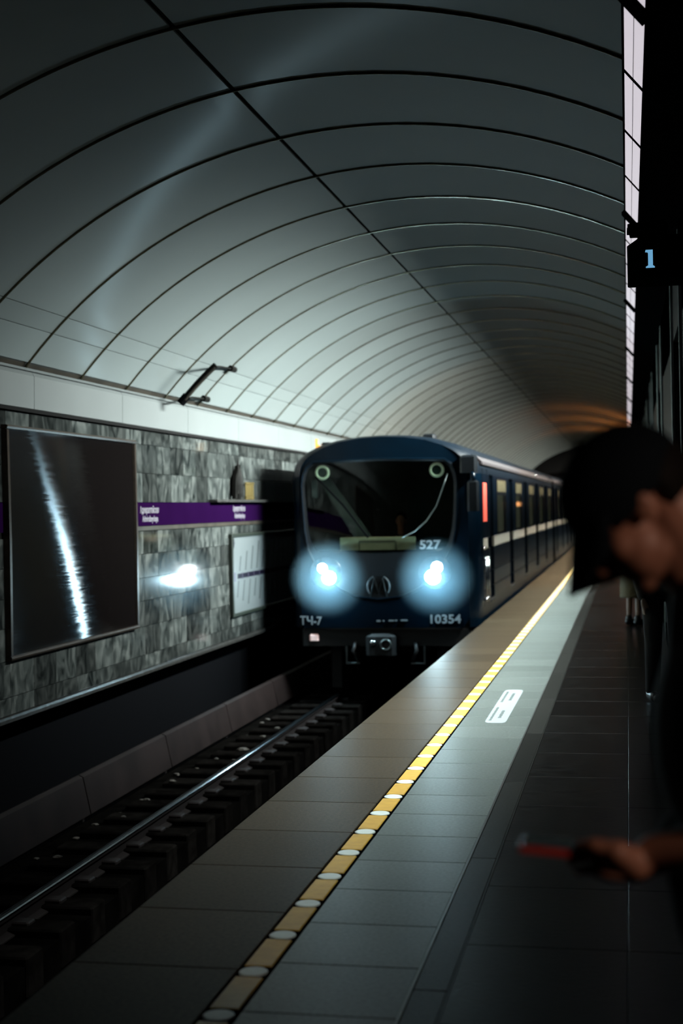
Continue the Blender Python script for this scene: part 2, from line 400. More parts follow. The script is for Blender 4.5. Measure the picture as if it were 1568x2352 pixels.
copies('rib', rib_me, None, ceiling, [(0, RING0 + PITCH * k, 0) for k in RING_K])
part('spine_strip', MB().quad_grid([[vp(98.6, VR + 0.02, y), vp(99.3, VR + 0.02, y)] for y in (1, YEND)]), M['seam'], ceiling)
part('gutter_strip', MB().quad_grid([[vp(139.75, VR + 0.015, y), vp(141.3, VR + 0.015, y)] for y in (1, YEND)]), M['trim_strip'], ceiling)

# ------------------------------------------------------------------ lamp row on the right
housing = struct('trim_2', MB().prism([(0.135, 3.80), (0.40, 3.62), (0.40, 3.95), (0.20, 4.02), (0.05, 4.0)], 5.0, YEND, 'y'), M['black'])
ld = (LB - LA).normalized()
k0 = -5
ORD = 'topmost second third fourth fifth sixth seventh eighth ninth tenth eleventh twelfth'.split()
def lamp_label(i):
    if 0 <= i < 12: return 'pale twin-strip lamp panel, %s from the top of the row at the right' % ORD[i]
    return 'small pale lamp panel far down the row along the right of the vault' if i >= 12 else 'unlit-looking lamp panel just above the top edge of the photo'
for i, k in enumerate(range(k0, 48)):
    y0 = RING0 + PITCH * k + 0.02; y1 = y0 + PITCH
    if y0 < 5.0: continue
    thick = (k % 4 == 0)
    ym = (y0 + y1) / 2
    nv = k + 4; t = thing('ceiling_light', lamp_label(nv), 'ceiling light', ((LA.x + LB.x) / 2, ym, (LA.z + LB.z) / 2), 'row of lamp panels along the vault')
    e0 = 0.13 if thick else 0.028
    mid = LA + (LB - LA) * 0.48
    for a, b in ((LA + ld * 0.004, mid - ld * 0.0025), (mid + ld * 0.0025, LB - ld * 0.004)):
        f0, f1 = y0 + e0, y1 - 0.028
        sh = -LN * 0.012
        mb = MB().quad_grid([[(a.x, f0, a.z), (a.x, f1, a.z)], [(b.x, f0, b.z), (b.x, f1, b.z)]])
        part('diffuser', mb, M['lamp_face'], t)
    bk = LN * -0.03; fr = LN * 0.004
    mb = MB()
    for (a, b) in ((LA - ld * 0.012, LA + ld * 0.002), (LB - ld * 0.002, LB + ld * 0.012)):
        mb.prism([((a + fr).x, (a + fr).z), ((b + fr).x, (b + fr).z), ((b + bk).x, (b + bk).z), ((a + bk).x, (a + bk).z)], y0, y1, 'y')
    for ya, yb in ((y0, y0 + e0 - 0.004), (y1 - 0.024, y1)):
        a, b = LA - ld * 0.012, LB + ld * 0.012; fq = LN * (0.03 if thick and ya == y0 else 0.004)
        mb.prism([((a + fq).x, (a + fq).z), ((b + fq).x, (b + fq).z), ((b + bk).x, (b + bk).z), ((a + bk).x, (a + bk).z)], ya, yb, 'y')
    a, b = LA - ld * 0.012, LB + ld * 0.012
    mb.quad_grid([[((a + bk).x, y0, (a + bk).z), ((a + bk).x, y1, (a + bk).z)], [((b + bk).x, y0, (b + bk).z), ((b + bk).x, y1, (b + bk).z)]])
    part('frame', mb, M['black'], t)
    for nm, ax, e, sprd, dn in (('tube_light', Vector((-0.94, 0, -0.34)), VAULT_W * ramp(ym, 9.5, 19, 0.02) * (1 - 0.68 * ramp(ym, 20, 36, 0)), 68, 0.035), ('platform_light', Vector((-0.35, 0, -0.937)), FLOOR_W * ramp(ym, 5.0, 12.5, 0.0), 42, 0.05)):
        L = bpy.data.lights.new(nm, 'AREA'); L.shape = 'RECTANGLE'; L.size = PITCH - 0.1; L.size_y = 0.06
        L.energy = e; L.color = (0.92, 1.0, 0.97) if ym < 27 else (1.0, 0.96, 0.85); L.spread = R(sprd)
        lo = bpy.data.objects.new(nm, L); COL.objects.link(lo); lo.parent = t
        zax = -ax.normalized(); xax = Vector((0, 1, 0)); yax = zax.cross(xax)
        lo.matrix_local = Matrix.Translation(LN * dn) @ Matrix((xax, yax, zax)).transposed().to_4x4()

# ------------------------------------------------------------------ left wall
WX = -5.2
wall_left = struct('wall_left', MB().box(WX - 0.30, WX - 0.012, 4, YEND, -0.13, 2.52), M['joint'])
rowsz = [(-0.13, 0.02), (0.02, 0.33), (0.33, 0.61), (0.61, 0.86), (0.86, 1.12), (1.12, 1.375), (1.685, 2.005), (2.005, 2.32), (2.32, 2.51)]
PY0, PY1, PZ0, PZ1 = 11.26, 14.48, 0.335, 2.35          # advertising panel
def hidden(y0, y1, z0, z1):
    return y0 > PY0 and y1 < PY1 and z0 > PZ0 and z1 < PZ1
TP = 0.495; g = 0.0025
for (z0, z1) in rowsz:
    me = MB().cbox(-0.012, 0.0, 0, 1, 0, 1, 0.001).mesh('tile')      # replaced below: tile lies on the wall, face towards +x
    me = MB().prism([(g, z0 + g), (TP - g, z0 + g), (TP - g, z1 - g), (g, z1 - g)], WX - 0.012, WX, 'x').mesh('tile')
    me.materials.append(M['marble'])
    locs = []
    for i in range(-11, 20):
        y = 15.305 + TP * i
        if hidden(y, y + TP, z0, z1): continue
        locs.append((random.uniform(0, 0.0025), y, 0))
    copies('tile', me, None, wall_left, locs)
far = MB()
for (z0, z1) in rowsz:
    for i in list(range(-20, -11)) + list(range(20, 115)):
        y = 15.305 + TP * i; far.box(WX - 0.012, WX, y + g, y + TP - g, z0 + g, z1 - g)
o = part('tile_field', far, M['marble'], wall_left); o['kind'] = 'stuff'
part('sill', MB().prism([(WX - 0.05, -0.13), (WX + 0.03, -0.135), (WX + 0.035, -0.155), (WX + 0.03, -0.185), (WX - 0.05, -0.185)], 4, YEND, 'y'), M['sill'], wall_left)
part('picture_rail', MB().box(WX - 0.01, WX + 0.02, PY1 + 0.04, 30, 1.378, 1.423), M['trim_strip'], wall_left)
part('ledge', MB().box(WX - 0.01, WX + 0.12, 17.3, 23.5, 1.688, 1.72), M['sill'], wall_left)
low = struct('trim_3', MB().box(WX - 0.45, WX - 0.28, 0, YEND, -1.9, -0.13), M['black'])
# cornice
cornice = struct('trim_1', MB().prism([(WX - 0.1, 2.53), (WX + 0.03, 2.53), (WX + 0.03, 2.80), (WX - 0.1, 2.86)], 4, YEND, 'y'), M['joint'])
cme = MB().prism([(WX + 0.01, 2.512), (WX + 0.05, 2.512), (WX + 0.055, 2.80), (WX + 0.035, 2.838), (WX - 0.06, 2.838), (WX - 0.06, 2.80), (WX + 0.01, 2.78)], 0.004, 2.246, 'y').mesh('cornice_panel')
cme.materials.append(M['cornice'])
copies('cornice_panel', cme, None, cornice, [(0, 11.85 + 2.25 * k, 0) for k in range(-3, 27)])
part('lip', MB().prism([(WX - 0.05, 2.842), (WX + 0.06, 2.842), (WX + 0.065, 2.862), (WX - 0.05, 2.868)], 4, YEND, 'y'), M['cornice'], cornice)
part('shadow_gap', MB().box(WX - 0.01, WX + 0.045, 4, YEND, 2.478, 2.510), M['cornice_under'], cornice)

# station name band
def band_panel(y0, y1, label):
    t = thing('station_name_band', label, 'sign', (WX, (y0 + y1) / 2, 1.425))
    part('panel', MB().cbox(WX, WX + 0.022, y0, y1, 1.428, 1.682, 0.003), M['band'], t)
    return t
b1 = band_panel(14.52, 26.0, 'long violet station name band with white lettering, right of the dark poster')
RW = (R(90), 0, R(90))
for yc in (14.97, 18.66, 22.35):
    place_text('station_name', text_mesh('Адмиралтейская', 0.105, 0.62, 0.002, 0.001), M['white_text'], b1, (WX + 0.025, yc, 1.598), RW)
    place_text('station_name', text_mesh('Admiralteyskaya', 0.095, 0.52, 0.002, 0.001), M['white_text'], b1, (WX + 0.025, yc + 0.02, 1.502), RW)
b2 = band_panel(8.2, 11.22, 'violet band end peeping out at the left of the dark poster')

# advertising panel
ad = thing('advertising_panel', 'large dark glossy poster in a thin bronze frame on the marble wall', 'poster', (WX, (PY0 + PY1) / 2, PZ0))
pr = []
for i in range(25):
    y = PY0 + 0.03 + (PY1 - PY0 - 0.06) * i / 24; bow = 0.018 * math.sin(pi * i / 24)
    pr.append([(WX + 0.03 + bow * math.sin(pi * j / 16), y, PZ0 + 0.03 + (PZ1 - PZ0 - 0.06) * j / 16) for j in range(17)])
part('poster_sheet', MB().quad_grid(pr), M['poster_film'], ad, True)
part('backing', MB().box(WX, WX + 0.025, PY0 + 0.02, PY1 - 0.02, PZ0 + 0.02, PZ1 - 0.02), M['black'], ad)
for nm, bx in (('frame_rail', (PY0, PY1, PZ1 - 0.04, PZ1)), ('frame_rail', (PY0, PY1, PZ0, PZ0 + 0.04)), ('frame_stile', (PY0, PY0 + 0.04, PZ0 + 0.04, PZ1 - 0.04)), ('frame_stile', (PY1 - 0.04, PY1, PZ0 + 0.04, PZ1 - 0.04))):
    part(nm, MB().prism([(WX, bx[2]), (WX + 0.055, bx[2] + 0.004), (WX + 0.062, (bx[2] + bx[3]) / 2), (WX + 0.055, bx[3] - 0.004), (WX, bx[3])], bx[0], bx[1], 'y'), M['bronze'], ad)

# line map
MY0, MY1, MZ0, MZ1 = 18.18, 22.2, 0.16, 1.262
mp_ = thing('line_map', 'white line map board in a dark frame, half in shadow beside the train', 'map', (WX, (MY0 + MY1) / 2, MZ0))
part('board', MB().box(WX, WX + 0.03, MY0 + 0.03, MY1 - 0.03, MZ0 + 0.03, MZ1 - 0.03), M['map_white'], mp_)
for bx in ((MY0, MY1, MZ1 - 0.04, MZ1), (MY0, MY1, MZ0, MZ0 + 0.04), (MY0, MY0 + 0.06, MZ0 + 0.04, MZ1 - 0.04), (MY1 - 0.06, MY1, MZ0 + 0.04, MZ1 - 0.04)):
    part('frame_rail', MB().cbox(WX, WX + 0.055, bx[0], bx[1], bx[2], bx[3], 0.006), M['map_frame'], mp_)
part('metro_line', MB().box(WX + 0.03, WX + 0.033, 18.5, 22.0, 0.655, 0.72), M['map_line'], mp_)
for i in range(11): part('station_mark', MB().box(WX + 0.033, WX + 0.035, 18.72 + i * 0.3, 18.74 + i * 0.3, 0.645, 0.73), M['map_violet'], mp_)
part('line_number', MB().box(WX + 0.03, WX + 0.033, 18.25, 18.40, 0.625, 0.745), M['map_violet'], mp_)
part('emblem', MB().prism([(18.29, 1.14), (18.315, 1.165), (18.335, 1.215), (18.35, 1.165), (18.375, 1.14), (18.35, 1.115), (18.335, 1.065), (18.315, 1.115)], WX + 0.03, WX + 0.033, 'x'), M['map_line'], mp_)
def slant(y, z, ln, up_):
    sgn = 1 if up_ else -1
    y2 = y + sgn * 0.36 * ln; z2 = z + sgn * ln
    return MB().prism([(y, z), (y + 0.045, z), (y2 + 0.045, z2), (y2, z2)], WX + 0.03, WX + 0.0325, 'x')
for i in range(11):
    part('station_caption', slant(18.58 + 0.3 * i, 0.755, 0.20 + 0.05 * (i % 4) + 0.012 * i, True), M['map_text'], mp_)
    part('station_caption', slant(18.52 + 0.3 * i, 0.625, 0.22 + 0.03 * ((i * 2) % 5), False), M['map_text'], mp_)

# ornament and lattice on the ledge
orn = thing('spire_ornament', 'dark bronze spire-shaped ornament standing on the ledge above the violet band', 'ornament', (WX + 0.07, 18.47, 1.72))
prof = [(0.10, 1.72), (0.135, 1.80), (0.15, 1.93), (0.13, 2.03), (0.09, 2.10), (0.05, 2.15), (0.03, 2.22), (0.012, 2.30)]
part('spire', MB().tube([(WX + 0.07, 18.47, z) for r_, z in prof], [r_ * 0.42 for r_, z in prof], 10), M['dark_bronze'], orn)
mb = MB()
for k, (dy, z0, z1, s_) in enumerate(((-0.16, 1.78, 2.06, 1), (-0.11, 1.85, 2.12, 1), (-0.05, 1.9, 2.18, 1), (0.06, 1.95, 2.19, 1), (0.11, 1.9, 2.10, 1), (0.15, 1.8, 2.02, 1))):
    mb.prism([(18.47 + dy - 0.05, z0 - 0.05), (18.47 + dy + 0.05, z0 - 0.05), (18.47 + dy + 0.03, z0 + 0.15), (18.47 + dy, z1), (18.47 + dy - 0.03, z0 + 0.15)], WX + 0.04, WX + 0.09, 'x')
part('leaf_crown', mb, M['dark_bronze'], orn)
lat = thing('brass_lattice', 'small brass lattice standing on the wall ledge beside the dark spire', 'lattice', (WX + 0.07, 19.05, 1.72))
for k in range(5): part('bar', MB().tube([(WX + 0.07, 18.86 + k * 0.09, 1.722), (WX + 0.07, 18.86 + k * 0.09, 1.96)], 0.013, 8), M['brass'], lat)
for z in (1.74, 1.94): part('rail', MB().box(WX + 0.055, WX + 0.085, 18.82, 19.26, z, z + 0.015), M['brass'], lat)

# bracket with a dark tube on the vault
br = thing('tube_bracket', 'dark tube lamp on two short arms fixed to a vault rib above the cornice', 'lamp', vp(136, VR - 0.1, 16.4))
part('tube', MB().tube([vp(130.6 + 7.9 * i / 6, 4.07, 15.43) for i in range(7)], 0.036, 10), M['dark_bronze'], br)
part('reflector', MB().tube([vp(131 + 7.0 * i / 6, 4.045, 15.40) for i in range(7)], 0.014, 8), M['trim_strip'], br)
part('end_cap', MB().tube([vp(137.4, 4.07, 15.43), vp(139.0, 4.07, 15.43)], 0.05, 10), M['black'], br)
for th in (132.3, 139.0):
    part('clamp', MB().tube([vp(th - 0.3, VR - 0.03, 16.80), vp(th - 0.3, VR - 0.03, 17.0)], 0.04, 8), M['dark_bronze'], br)
    part('arm', MB().tube([vp(th - 0.3, VR - 0.03, 16.9), vp(th - 0.4, VR - 0.09, 16.2), vp(th - (1.0 if th < 135 else 0.5), 4.08, 15.43)], 0.012, 6), M['dark_bronze'], br)

# ------------------------------------------------------------------ platform floor
EX = -1.95
floor = struct('floor', MB().box(EX + 0.06, 5.0, -1.5, YEND, -0.45, -0.016), M['joint'])
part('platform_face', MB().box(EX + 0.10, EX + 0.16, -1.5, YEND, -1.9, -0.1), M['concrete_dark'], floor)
def slab(name, x0, x1, ln, m, ys, c=0.003, dz=0.0):
    me = MB().cbox(x0 + 0.0015, x1 - 0.0015, 0.0025, ln - 0.0025, -0.09 if name == 'edge_slab' else -0.03, dz, c).mesh(name); me.materials.append(m)
    copies(name, me, None, floor, [(0, y, 0) for y in ys])
slab('edge_slab', EX, -1.345, 0.69, M['edge_slab'], [6.10 + 0.69 * k for k in range(-7, 52)])
slab('edge_slab', -1.345, -1.225, 2.07, M['black'], [6.10 + 2.07 * k for k in range(-3, 20)], 0.002, -0.002)
slab('grey_slab', -1.225, -0.730, 0.485, M['grey_slab'], [4.81 + 0.485 * k for k in range(-8, 76)])
slab('border_slab', -0.722, -0.606, 1.76, M['border_slab'], [4.60 + 1.76 * k for k in range(-3, 22)])
part('metal_strip', MB().box(-0.731, -0.722, 0, YEND, -0.03, 0.0015), M['thin_steel'], floor)
part('metal_strip', MB().box(-0.606, -0.599, 0, YEND, -0.03, 0.001), M['border_slab'], floor)
for x0, x1 in ((-0.599, -0.03), (-0.03, 0.54), (0.54, 1.11)):
    slab('floor_tile', x0, x1, 0.80, M['floor_tile'], [0.3 + 0.8 * k for k in range(0, 48)], 0.001)
rest = MB()
for k in range(0, 34): rest.box(EX, -1.345, 41.98 + 0.69 * k + .003, 41.98 + 0.69 * k + .687, -0.09, 0)
o = part('edge_slab_field', rest, M['edge_slab'], floor); o['kind'] = 'stuff'
rest = MB()
for k in range(0, 55): rest.box(-1.225, -0.730, 45.55 + 0.485 * k + .003, 45.55 + .485 * k + .482, -0.03, 0)
o = part('grey_slab_field', rest, M['grey_slab'], floor); o['kind'] = 'stuff'
rest = MB()
for k in range(0, 42): rest.box(-0.599, 1.11, 38.7 + 0.8 * k + .003, 38.7 + .8 * k + .797, -0.03, 0)
o = part('floor_tile_field', rest, M['floor_tile'], floor); o['kind'] = 'stuff'
# yellow tiles and white discs of the warning line
yme = MB().cbox(-1.334, -1.236, 0, 0.305, -0.01, 0.003, 0.003).mesh('yellow_tile'); yme.materials.append(M['yellow'])
NY = 130
copies('yellow_tile', yme, None, floor, [(0, 4.337 + 0.4215 * k, 0) for k in range(-5, NY)])
dm = MB()
for z, r_ in ((-0.008, 0.050), (0.002, 0.050), (0.0045, 0.046)): dm.v += [(-1.285 + r_ * math.cos(2 * pi * a / 28), r_ * math.sin(2 * pi * a / 28), z) for a in range(28)]
for i in range(2):
    for a in range(28): dm.f.append((i * 28 + a, i * 28 + (a + 1) % 28, i * 28 + 28 + (a + 1) % 28, i * 28 + 28 + a))
dm.f.append(tuple(range(56, 84)))
dme = dm.mesh('white_disc'); dme.materials.append(M['white_disc'])
copies('white_disc', dme, None, floor, [(0, 4.275 + 0.4215 * k, 0) for k in range(-5, NY)])
# floor label
lb = thing('floor_label', 'white rounded floor sticker with four grey text blocks on the grey strip', 'sign', (-0.985, 11.24, 0))
x0, x1, y0, y1, c = -1.055, -0.900, 10.31, 12.17, 0.03
poly = []
for cx, cy, a0 in ((x1 - c, y0 + 4 * c, -90), (x1 - c, y1 - 4 * c, 0), (x0 + c, y1 - 4 * c, 90), (x0 + c, y0 + 4 * c, 180)):
    for k in range(6):
        a = R(a0 + 18 * k); poly.append((cx + c * math.cos(a), cy + 4 * c * math.sin(a)))
part('sticker', MB().prism(poly, 0.0002, 0.0022, 'z'), M['decal_white'], lb)
for (bx0, bx1, by0, by1) in ((-1.034, -1.012, 10.42, 11.15), (-1.034, -1.012, 11.40, 12.10), (-0.978, -0.952, 10.55, 11.00), (-0.978, -0.952, 11.50, 11.96)):
    n = int((by1 - by0) / 0.05); mbt = MB()
    for k in range(n): mbt.box(bx0 + (0.003 if k % 3 else 0), bx1 - (0.003 if k % 2 else 0), by0 + k * 0.05 + 0.006, by0 + k * 0.05 + 0.044, 0.0022, 0.003)
    part('text_block', mbt, M['decal_grey'], lb)

# ------------------------------------------------------------------ track
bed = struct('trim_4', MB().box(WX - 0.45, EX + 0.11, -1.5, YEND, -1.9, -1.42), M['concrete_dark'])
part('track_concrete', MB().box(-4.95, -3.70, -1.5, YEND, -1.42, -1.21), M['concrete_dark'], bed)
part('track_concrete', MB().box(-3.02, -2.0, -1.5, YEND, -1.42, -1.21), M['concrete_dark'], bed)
sl = MB().cbox(-4.66, -3.69, 0, 0.25, -1.40, -1.155, 0.012).mesh('sleeper'); sl.materials.append(M['sleeper'])
copies('sleeper', sl, None, bed, [(random.uniform(-.012, .012), 6.0 + 0.55 * k, random.uniform(-.004, .004)) for k in range(0, 56)])
sl2 = MB().cbox(-3.03, -2.1, 0, 0.25, -1.40, -1.155, 0.012).mesh('sleeper'); sl2.materials.append(M['sleeper'])
copies('sleeper', sl2, None, bed, [(random.uniform(-.012, .012), 6.0 + 0.55 * k, 0) for k in range(0, 56)])
def rail(xc, label):
    t = thing('rail', label, 'rail', (xc, 30, -1.15))
    P = lambda pts: [(xc + a, b) for a, b in pts]
    part('rail_web', MB().prism(P([(-0.066, -1.20), (0.066, -1.20), (0.066, -1.19), (0.012, -1.17), (0.009, -1.10), (0.034, -1.085), (0.035, -1.068), (-0.035, -1.068), (-0.034, -1.085), (-0.009, -1.10), (-0.012, -1.17), (-0.066, -1.19)]), -1.4, YEND, 'y'), M['rail_dark'], t)
    part('rail_head', MB().prism(P([(-0.035, -1.068), (0.035, -1.068), (0.034, -1.056), (0.024, -1.0505), (0, -1.049), (-0.024, -1.0505), (-0.034, -1.056)]), -1.4, YEND, 'y'), M['rail_steel'], t)
    cl = MB().cbox(xc - 0.13, xc + 0.13, 0.07, 0.19, -1.158, -1.13, 0.01).mesh('clip'); cl.materials.append(M['rail_dark'])
    copies('clip', cl, None, t, [(0, 6.0 + 0.55 * k, 0) for k in range(0, 28)])
rail(-4.08, 'left steel running rail with a bright worn head in the dark track')
rail(-2.60, 'right steel running rail close under the platform edge')
cr = thing('contact_rail_cover', 'long dull brownish cover of the contact rail along the left of the track', 'rail cover', (-4.85, 14, -1.2))
cme = MB().prism([(-4.95, -0.80), (-4.90, -0.78), (-4.86, -0.80), (-4.79, -1.13), (-4.81, -1.14), (-4.95, -1.14)], 0.012, 2.32, 'y').mesh('cover_panel'); cme.materials.append(M['cover'])
copies('cover_panel', cme, None, cr, [(0, 14.42 + 2.33 * k, 0) for k in range(-5, 8)])
part('contact_rail', MB().box(-4.93, -4.86, 2.8, 33, -1.2, -1.142), M['rail_dark'], cr)
part('cover_foot', MB().box(-4.93, -4.88, 2.8, 33, -1.21, -1.195), M['under'], cr)
for k in range(26):
    x = random.uniform(-4.74, -4.3); y = 10.2 + 0.32 * k + random.uniform(-.1, .1)
    s_ = random.uniform(0.012, 0.032) * (1.8 if k == 18 else 1)
    mb = MB().ell((0, 0, 0), (s_ * 1.6, s_ * 1.2, s_ * 0.6), None, 6, 4)
    mb.v = [(a + random.uniform(-.3, .3) * s_, b + random.uniform(-.3, .3) * s_, c_) for a, b, c_ in mb.v]
    on = any(0 <= (y - 6.0) % 0.55 <= 0.25 for _ in (0,)) and x > -4.66
    o = link('litter_scrap', mb.mesh('litter_scrap'), M['litter'], None, (x, y, (-1.155 if on else -1.21) + s_ * 0.5))
    tag(o, 'largest pale scrap of rubbish, lying left of the rail' if k == 18 else 'small pale scrap of rubbish lying beside the left rail in the track bed', 'litter', 'scraps lying in the track')

# ------------------------------------------------------------------ right wall, pylons, end wall
wall_right = struct('wall_right', MB().box(1.9, 2.1, -1.5, YEND, -0.02, 3.4), M['dark_stone'])
for k in range(0, 11):
    y0 = 7.0 + 6 * k
    part('pylon', MB().cbox(0.42, 1.9, y0, y0 + 4, -0.016, 3.75, 0.02), M['dark_stone'], wall_right)
    for ya in (y0 + 0.0, y0 + 3.96):
        part('metal_trim', MB().cbox(0.395, 0.425, ya, ya + 0.04, 0.0, 3.7, 0.004), M['steel'], wall_right)
    part('plinth', MB().box(0.40, 0.42, y0 + 0.05, y0 + 3.95, -0.01, 0.18), M['black'], wall_right)
part('lintel', MB().box(0.42, 1.9, -1.5, YEND, 3.0, 3.9), M['dark_stone'], wall_right)
wall_back = struct('wall_back', MB().box(-7, 6, YEND, YEND + 0.3, -2, 5.2), M['end_wall'])
part('portal_arch', MB().tube([(-3.36 + 2.3 * math.cos(R(a)), YEND - 0.02, 0.8 + 2.3 * math.sin(R(a))) for a in range(-30, 211, 8)], 0.09, 6), M['concrete_dark'], wall_back)

# warm sconces on the far pylons
for i, (lx, y, z, e, lab) in enumerate(((-0.12, 43.0, 2.5, 260, 'warm orange lamp on an arm far down the platform, nearest of the three'), (-0.12, 48.5, 2.5, 420, 'warm orange lamp on an arm far down the platform, middle of the three'), (-0.12, 55.0, 2.5, 520, 'warm orange lamp on an arm far down the platform, last of the three'), (0.30, 57.0, 1.6, 60, 'warm orange wall lamp far down the platform, low on its pylon'))):
    t = thing('wall_lamp', lab, 'lamp', (0.40, y, z))
    part('bracket', MB().tube([(0.43, y, z - 0.16), (0.2, y, z - 0.2), (lx, y, z - 0.15), (lx, y, z - 0.08)], 0.015, 8), M['bronze'], t)
    part('shade', MB().ell((lx, y, z), (0.055, 0.055, 0.09), None, 14, 8), M['warm_lamp'], t, True)
    L = bpy.data.lights.new('sconce_light', 'SPOT'); L.energy = e; L.color = (1.0, 0.27, 0.04); L.shadow_soft_size = 0.06; L.spot_size = R(160); L.spot_blend = 0.9
    lo = bpy.data.objects.new('sconce_light', L); COL.objects.link(lo); lo.parent = t; lo.location = (lx - 0.40, 0, 0.1); lo.rotation_euler = (R(180), R(-12), 0)

hl = thing('hall_fill_lamp', 'unseen warm spotlight added at the right of the camera to light the man', 'lamp', (1.88, 0.7, 2.2))  # unseen lamp added in place of hall light, aimed at the man
part('bracket', MB().cbox(1.80, 1.90, 0.67, 0.73, 2.17, 2.23, 0.005), M['bronze'], hl)
part('shade', MB().tube([(1.80, 0.70, 2.20), (1.72, 0.76, 2.18), (1.66, 0.81, 2.16)], [0.03, 0.055, 0.07], 16), M['bronze'], hl, True)
part('bulb', MB().ell((1.68, 0.795, 2.165), (0.03, 0.03, 0.03), None, 12, 8), M['warm_lamp'], hl, True)
L = bpy.data.lights.new('man_fill_light', 'SPOT'); L.energy = 46.0; L.color = (1.0, 0.72, 0.58); L.shadow_soft_size = 0.05; L.spot_size = R(50); L.spot_blend = 0.8
lo = bpy.data.objects.new('man_fill_light', L); COL.objects.link(lo); lo.parent = hl; lo.location = (-0.25, 0.135, -0.045)
lo.rotation_euler = (Vector((0.03, 2.32, 1.40)) - Vector((1.63, 0.835, 2.155))).to_track_quat('-Z', 'Y').to_euler()

# platform number sign and camera
sg = thing('platform_sign', 'black hanging sign box with a glowing blue number one', 'sign', (0.25, 8.6, 2.89))
part('sign_box', MB().prism([(0.107, 8.5), (0.41, 8.5), (0.41, 8.85), (0.03, 8.85), (0.022, 8.82)], 2.887, 3.135, 'z'), M['sign_green'], sg)
part('face_plate', MB().box(0.112, 0.40, 8.494, 8.5, 2.892, 3.130), M['black'], sg)
one = [(0.004, 0), (0.062, 0), (0.062, 0.007), (0.050, 0.014), (0.050, 0.105), (0.004, 0.105), (0.0, 0.092), (0.016, 0.090), (0.019, 0.084), (0.019, 0.014), (0.004, 0.007)]
part('number', MB().prism([(0.124 + a * 0.88, 2.945 + b) for a, b in one], 8.489, 8.494, 'y'), M['digit'], sg)
cc = thing('security_camera', 'dark boxy security camera standing on top of the number sign', 'camera', (0.14, 8.6, 3.135))
part('camera_body', MB().prism([(0.040, 3.150), (0.026, 3.212), (0.15, 3.226), (0.235, 3.226), (0.26, 3.20), (0.25, 3.150)], 8.52, 8.64, 'y'), M['black'], cc)
part('camera_foot', MB().box(0.12, 0.16, 8.56, 8.60, 3.135, 3.152), M['black'], cc)
part('camera_lens', MB().tube([(0.022, 8.58, 3.18), (0.04, 8.58, 3.18)], 0.022, 12), M['glass_black'], cc)

# ------------------------------------------------------------------ train
UC = -3.36; YF = 19.6
half = [(1.35, -0.10), (1.35, 0.21), (1.35, 0.6), (1.35, 1.1), (1.35, 1.6), (1.35, 2.03), (1.343, 2.10), (1.318, 2.19), (1.25, 2.295), (1.13, 2.385), (0.96, 2.465), (0.70, 2.54), (0.35, 2.588), (0.0, 2.602)]
outline = [(-u, z) for u, z in half] + [(u, z) for u, z in reversed(half[:-1])]
def wid(d):
    for (a, wa), (b, wb) in zip(((0, 1.19), (.05, 1.25), (.12, 1.30), (.25, 1.335), (.45, 1.35)), ((.05, 1.25), (.12, 1.30), (.25, 1.335), (.45, 1.35), (99, 1.35))):
        if d <= b: return wa + (wb - wa) * (d - a) / (b - a)
def section(d):
    k = wid(d) / 1.35; drop = 0.035 * max(0, 1 - d / 0.3) ** 2
    return [(UC + u * k, z - drop * max(0, min(1, (z - 1.9) / 0.5))) for u, z in outline]
def fy(u, z): return YF - 0.09 * max(0.0, 1 - (u / 1.25) ** 2) + 0.035 * max(0.0, z - 1.0)
def resample(poly, cu, cz, n=72):
    out = []
    m = len(poly)
    for k in range(n):
        a = 2 * pi * k / n; dx, dz = math.cos(a), math.sin(a); best = None
        for i in range(m):
            (ax, az), (bx, bz) = poly[i], poly[(i + 1) % m]
            ex, ez = bx - ax, bz - az; den = dx * ez - dz * ex
            if abs(den) < 1e-9: continue
            t = ((ax - cu) * ez - (az - cz) * ex) / den; s_ = ((ax - cu) * dz - (az - cz) * dx) / den
            if t > 0 and -1e-6 <= s_ <= 1 + 1e-6 and (best is None or t > best): best = t
        out.append((cu + dx * best, cz + dz * best))
    return out
def annulus(outer, inner, off0, off1, steps=6):
    mb = MB(); rws = []
    for i in range(steps + 1):
        t = i / steps
        row = []
        for (a, b) in zip(outer, inner):
            u = a[0] + (b[0] - a[0]) * t; z = a[1] + (b[1] - a[1]) * t
            row.append((UC + u, fy(u, z) + off0 + (off1 - off0) * t, z))
        row.append(row[0]); rws.append(row)
    return mb.quad_grid(rws)
shield = [(-1.0, 2.235), (-1.09, 2.16), (-1.15, 2.03), (-1.165, 1.90), (-1.14, 1.5), (-1.12, 1.25), (-1.07, 1.0), (-0.98, 0.80), (-0.80, 0.58), (-0.62, 0.44), (-0.42, 0.345), (-0.07, 0.30), (0.30, 0.345), (0.50, 0.44), (0.68, 0.58), (0.86, 0.80), (0.97, 1.0), (1.02, 1.25), (1.04, 1.5), (1.05, 1.90), (1.035, 2.03), (0.98, 2.16), (0.88, 2.235), (-0.06, 2.262)]
wind = [(-0.96, 2.20), (-1.05, 2.13), (-1.105, 2.0), (-1.115, 1.88), (-1.085, 1.5), (-1.06, 1.25), (-1.00, 1.03), (-0.93, 0.965), (-0.06, 0.945), (0.82, 0.965), (0.90, 1.03), (0.96, 1.25), (0.985, 1.5), (1.0, 1.88), (0.985, 2.0), (0.94, 2.13), (0.84, 2.20), (-0.06, 2.225)]

